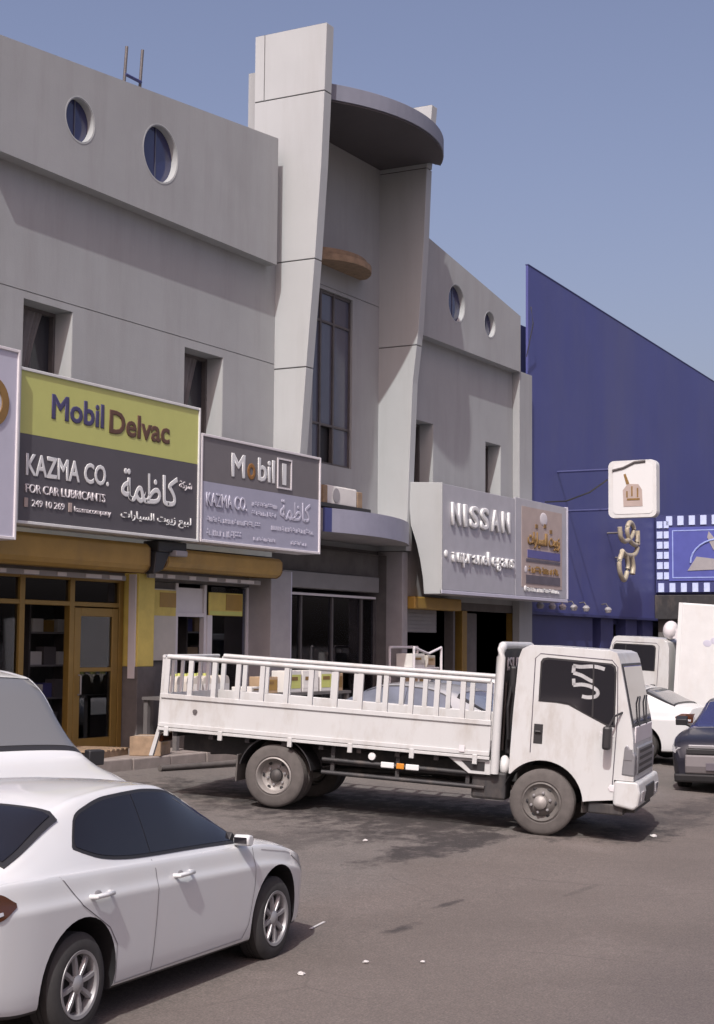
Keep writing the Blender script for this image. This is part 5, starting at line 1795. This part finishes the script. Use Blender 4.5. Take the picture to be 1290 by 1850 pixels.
def carton(x, y, z, w, d, h, m, m2, label, rz=0.):
    o = empty('carton', label, 'carton', (x, y, z), (0, 0, rz))
    MB().box(-w / 2, w / 2, -d / 2, d / 2, 0, h).build('carton_body', m, o, bevel=.008, segs=1)
    MB().box(-w / 2 + .03, w / 2 - .03, -d / 2 - .004, -d / 2 - .001, h * .18, h * .82).build('label_print', m2, o)
    MB().box(-w * .34, w * .2, -d / 2 - .008, -d / 2 - .005, h * .55, h * .72).build('label_bar', M_BROWNMARK, o)
    MB().box(-.03, .03, -d / 2 - .002, d / 2 + .002, h, h + .003).build('tape', M_JUG, o)
    return o


for i, (x, lab) in enumerate(((25.75, 'white and lime carton, leftmost of the three on the display bench'), (26.35, 'white and lime carton, middle of the three on the display bench'), (26.95, 'white and lime carton, rightmost of the three on the display bench'))):
    carton(x, 15.75, BT, .52, .36, .40, M_CARDW, M_LIME if i != 1 else M_CARDW, lab, (.06, -.09, .04)[i])
carton(24.35, 15.7, BT, .5, .4, .13, M_CARDW, M_JUG, 'flat white carton between the jugs and the lime cartons', .1)
carton(24.95, 15.75, BT, .42, .34, .3, M_CARD, M_ORANGE, 'brown carton beside the flat white carton', -.1)
carton(27.45, 15.75, BT, .3, .34, .34, M_CARD, M_BROWNMARK, 'plain brown carton at the right end of the display bench', .05)

# steel trolley with cartons before the right hand shop
tr = empty('stock_trolley', 'pale steel stock trolley standing by the right hand shop', 'trolley', (31.3, 15.9, PZZ))
for x in (0, 1.35):
    for y in (0, .6):
        MB().tube([(x, y, .1), (x, y, 1.72)], .03, 8).build('upright', M_LETG, tr)
for z in (.2, .75, 1.25):
    MB().box(.03, 1.32, .03, .57, z, z + .03).build('tray', M_LETG, tr)
MB().tube([(0, 0, 1.72), (.7, .0, 1.58), (1.35, 0, 1.72)], .03, 8).build('top_brace', M_LETG, tr)
MB().tube([(0, .6, 1.72), (1.35, .6, 1.72)], .03, 8).build('top_rail', M_LETG, tr)
for x in (0, 1.35):
    for y in (0, .6):
        MB().lathe([(.001, -.02), (.06, -.02), (.06, .02), (.001, .02)], (x, y, .06), 'y', 12).build('castor', M_BLACK, tr)
carton(31.72, 16.2, PZZ + 1.281, .6, .4, .3, M_CARDW, M_JUG, 'white carton on the left of the trolley top tray')
carton(32.35, 16.2, PZZ + 1.281, .45, .4, .26, M_JUG, M_CARD, 'tan carton on the right of the trolley top tray', .08)
carton(32.0, 16.2, PZZ + .781, .7, .4, .34, M_CARD, M_CARDW, 'brown carton on the middle tray of the trolley')

# things lying behind the flatbed tail on the pavement
pal = empty('wooden_pallet', 'old wooden pallet lying on the pavement behind the flatbed tail', 'pallet', (19.6, 15.4, PZZ), (0, 0, .2))
for y in (0, .45, .9):
    MB().box(0, 1.1, y - .05, y + .05, 0, .09).build('bearer', M_WOOD, pal)
for k in range(7):
    MB().box(k * .165, k * .165 + .1, -.06, .96, .092, .115).build('slat', M_WOOD, pal)
o = MB().tube([(20.2, 14.6, gz(14.6) + .05), (22.6, 14.2, gz(14.2) + .06)], .045, 10).build('steel_pipe', M_DUSTRUB, smooth=50)
tag(o, 'pale steel pipe lying along the kerb behind the flatbed', 'pipe')
carton(20.9, 15.3, PZZ, .7, .5, .3, M_WOOD, M_WOOD, 'squashed brown carton on the pavement beside the wooden pallet', .4)
carton(22.9, 15.9, PZZ, .8, .5, .5, M_DARKWALL, M_GREYSIGN, 'dark crate on the pavement under the display bench end', .1)

# litter
rg = random.Random(9)
for x, y, r_, lab in ((10.33, 6.16, .032, 'crumpled white scrap of litter nearest the bottom of the photo'), (10.97, 5.97, .024, 'small white scrap of litter right of the largest scrap'),
                      (19.95, 6.7, .045, 'white scrap of litter on the oily patch under the bumper'), (13.9, 8.9, .03, 'white scrap of litter on the apron behind the saloon bonnet'),
                      (16.5, 9.0, .03, 'white scrap of litter near the flatbed rear wheel'), (11.2, 5.6, .02, 'tiny pale scrap of litter on the open road')):
    pts = []
    mb = MB()
    mb.ball((0, 0, 0), r_, sz=.45, n=9, h=6)
    mb.v = [(a * rg.uniform(.7, 1.3), b * rg.uniform(.7, 1.3), max(c, -.01) * rg.uniform(.6, 1.3)) for a, b, c in mb.v]
    o = mb.build('paper_scrap', M_PAPER)
    o.location = (x, y, gz(y) + .012)
    tag(o, lab, 'litter')
o = MB().box(-.18, .18, -.012, .012, 0, .004).build('paper_strip', M_PAPER)
o.location = (12.0, 7.0, gz(7.0) + .004)
o.rotation_euler = (0, 0, .2)
tag(o, 'thin white paper strip lying flat in front of the saloon', 'litter')
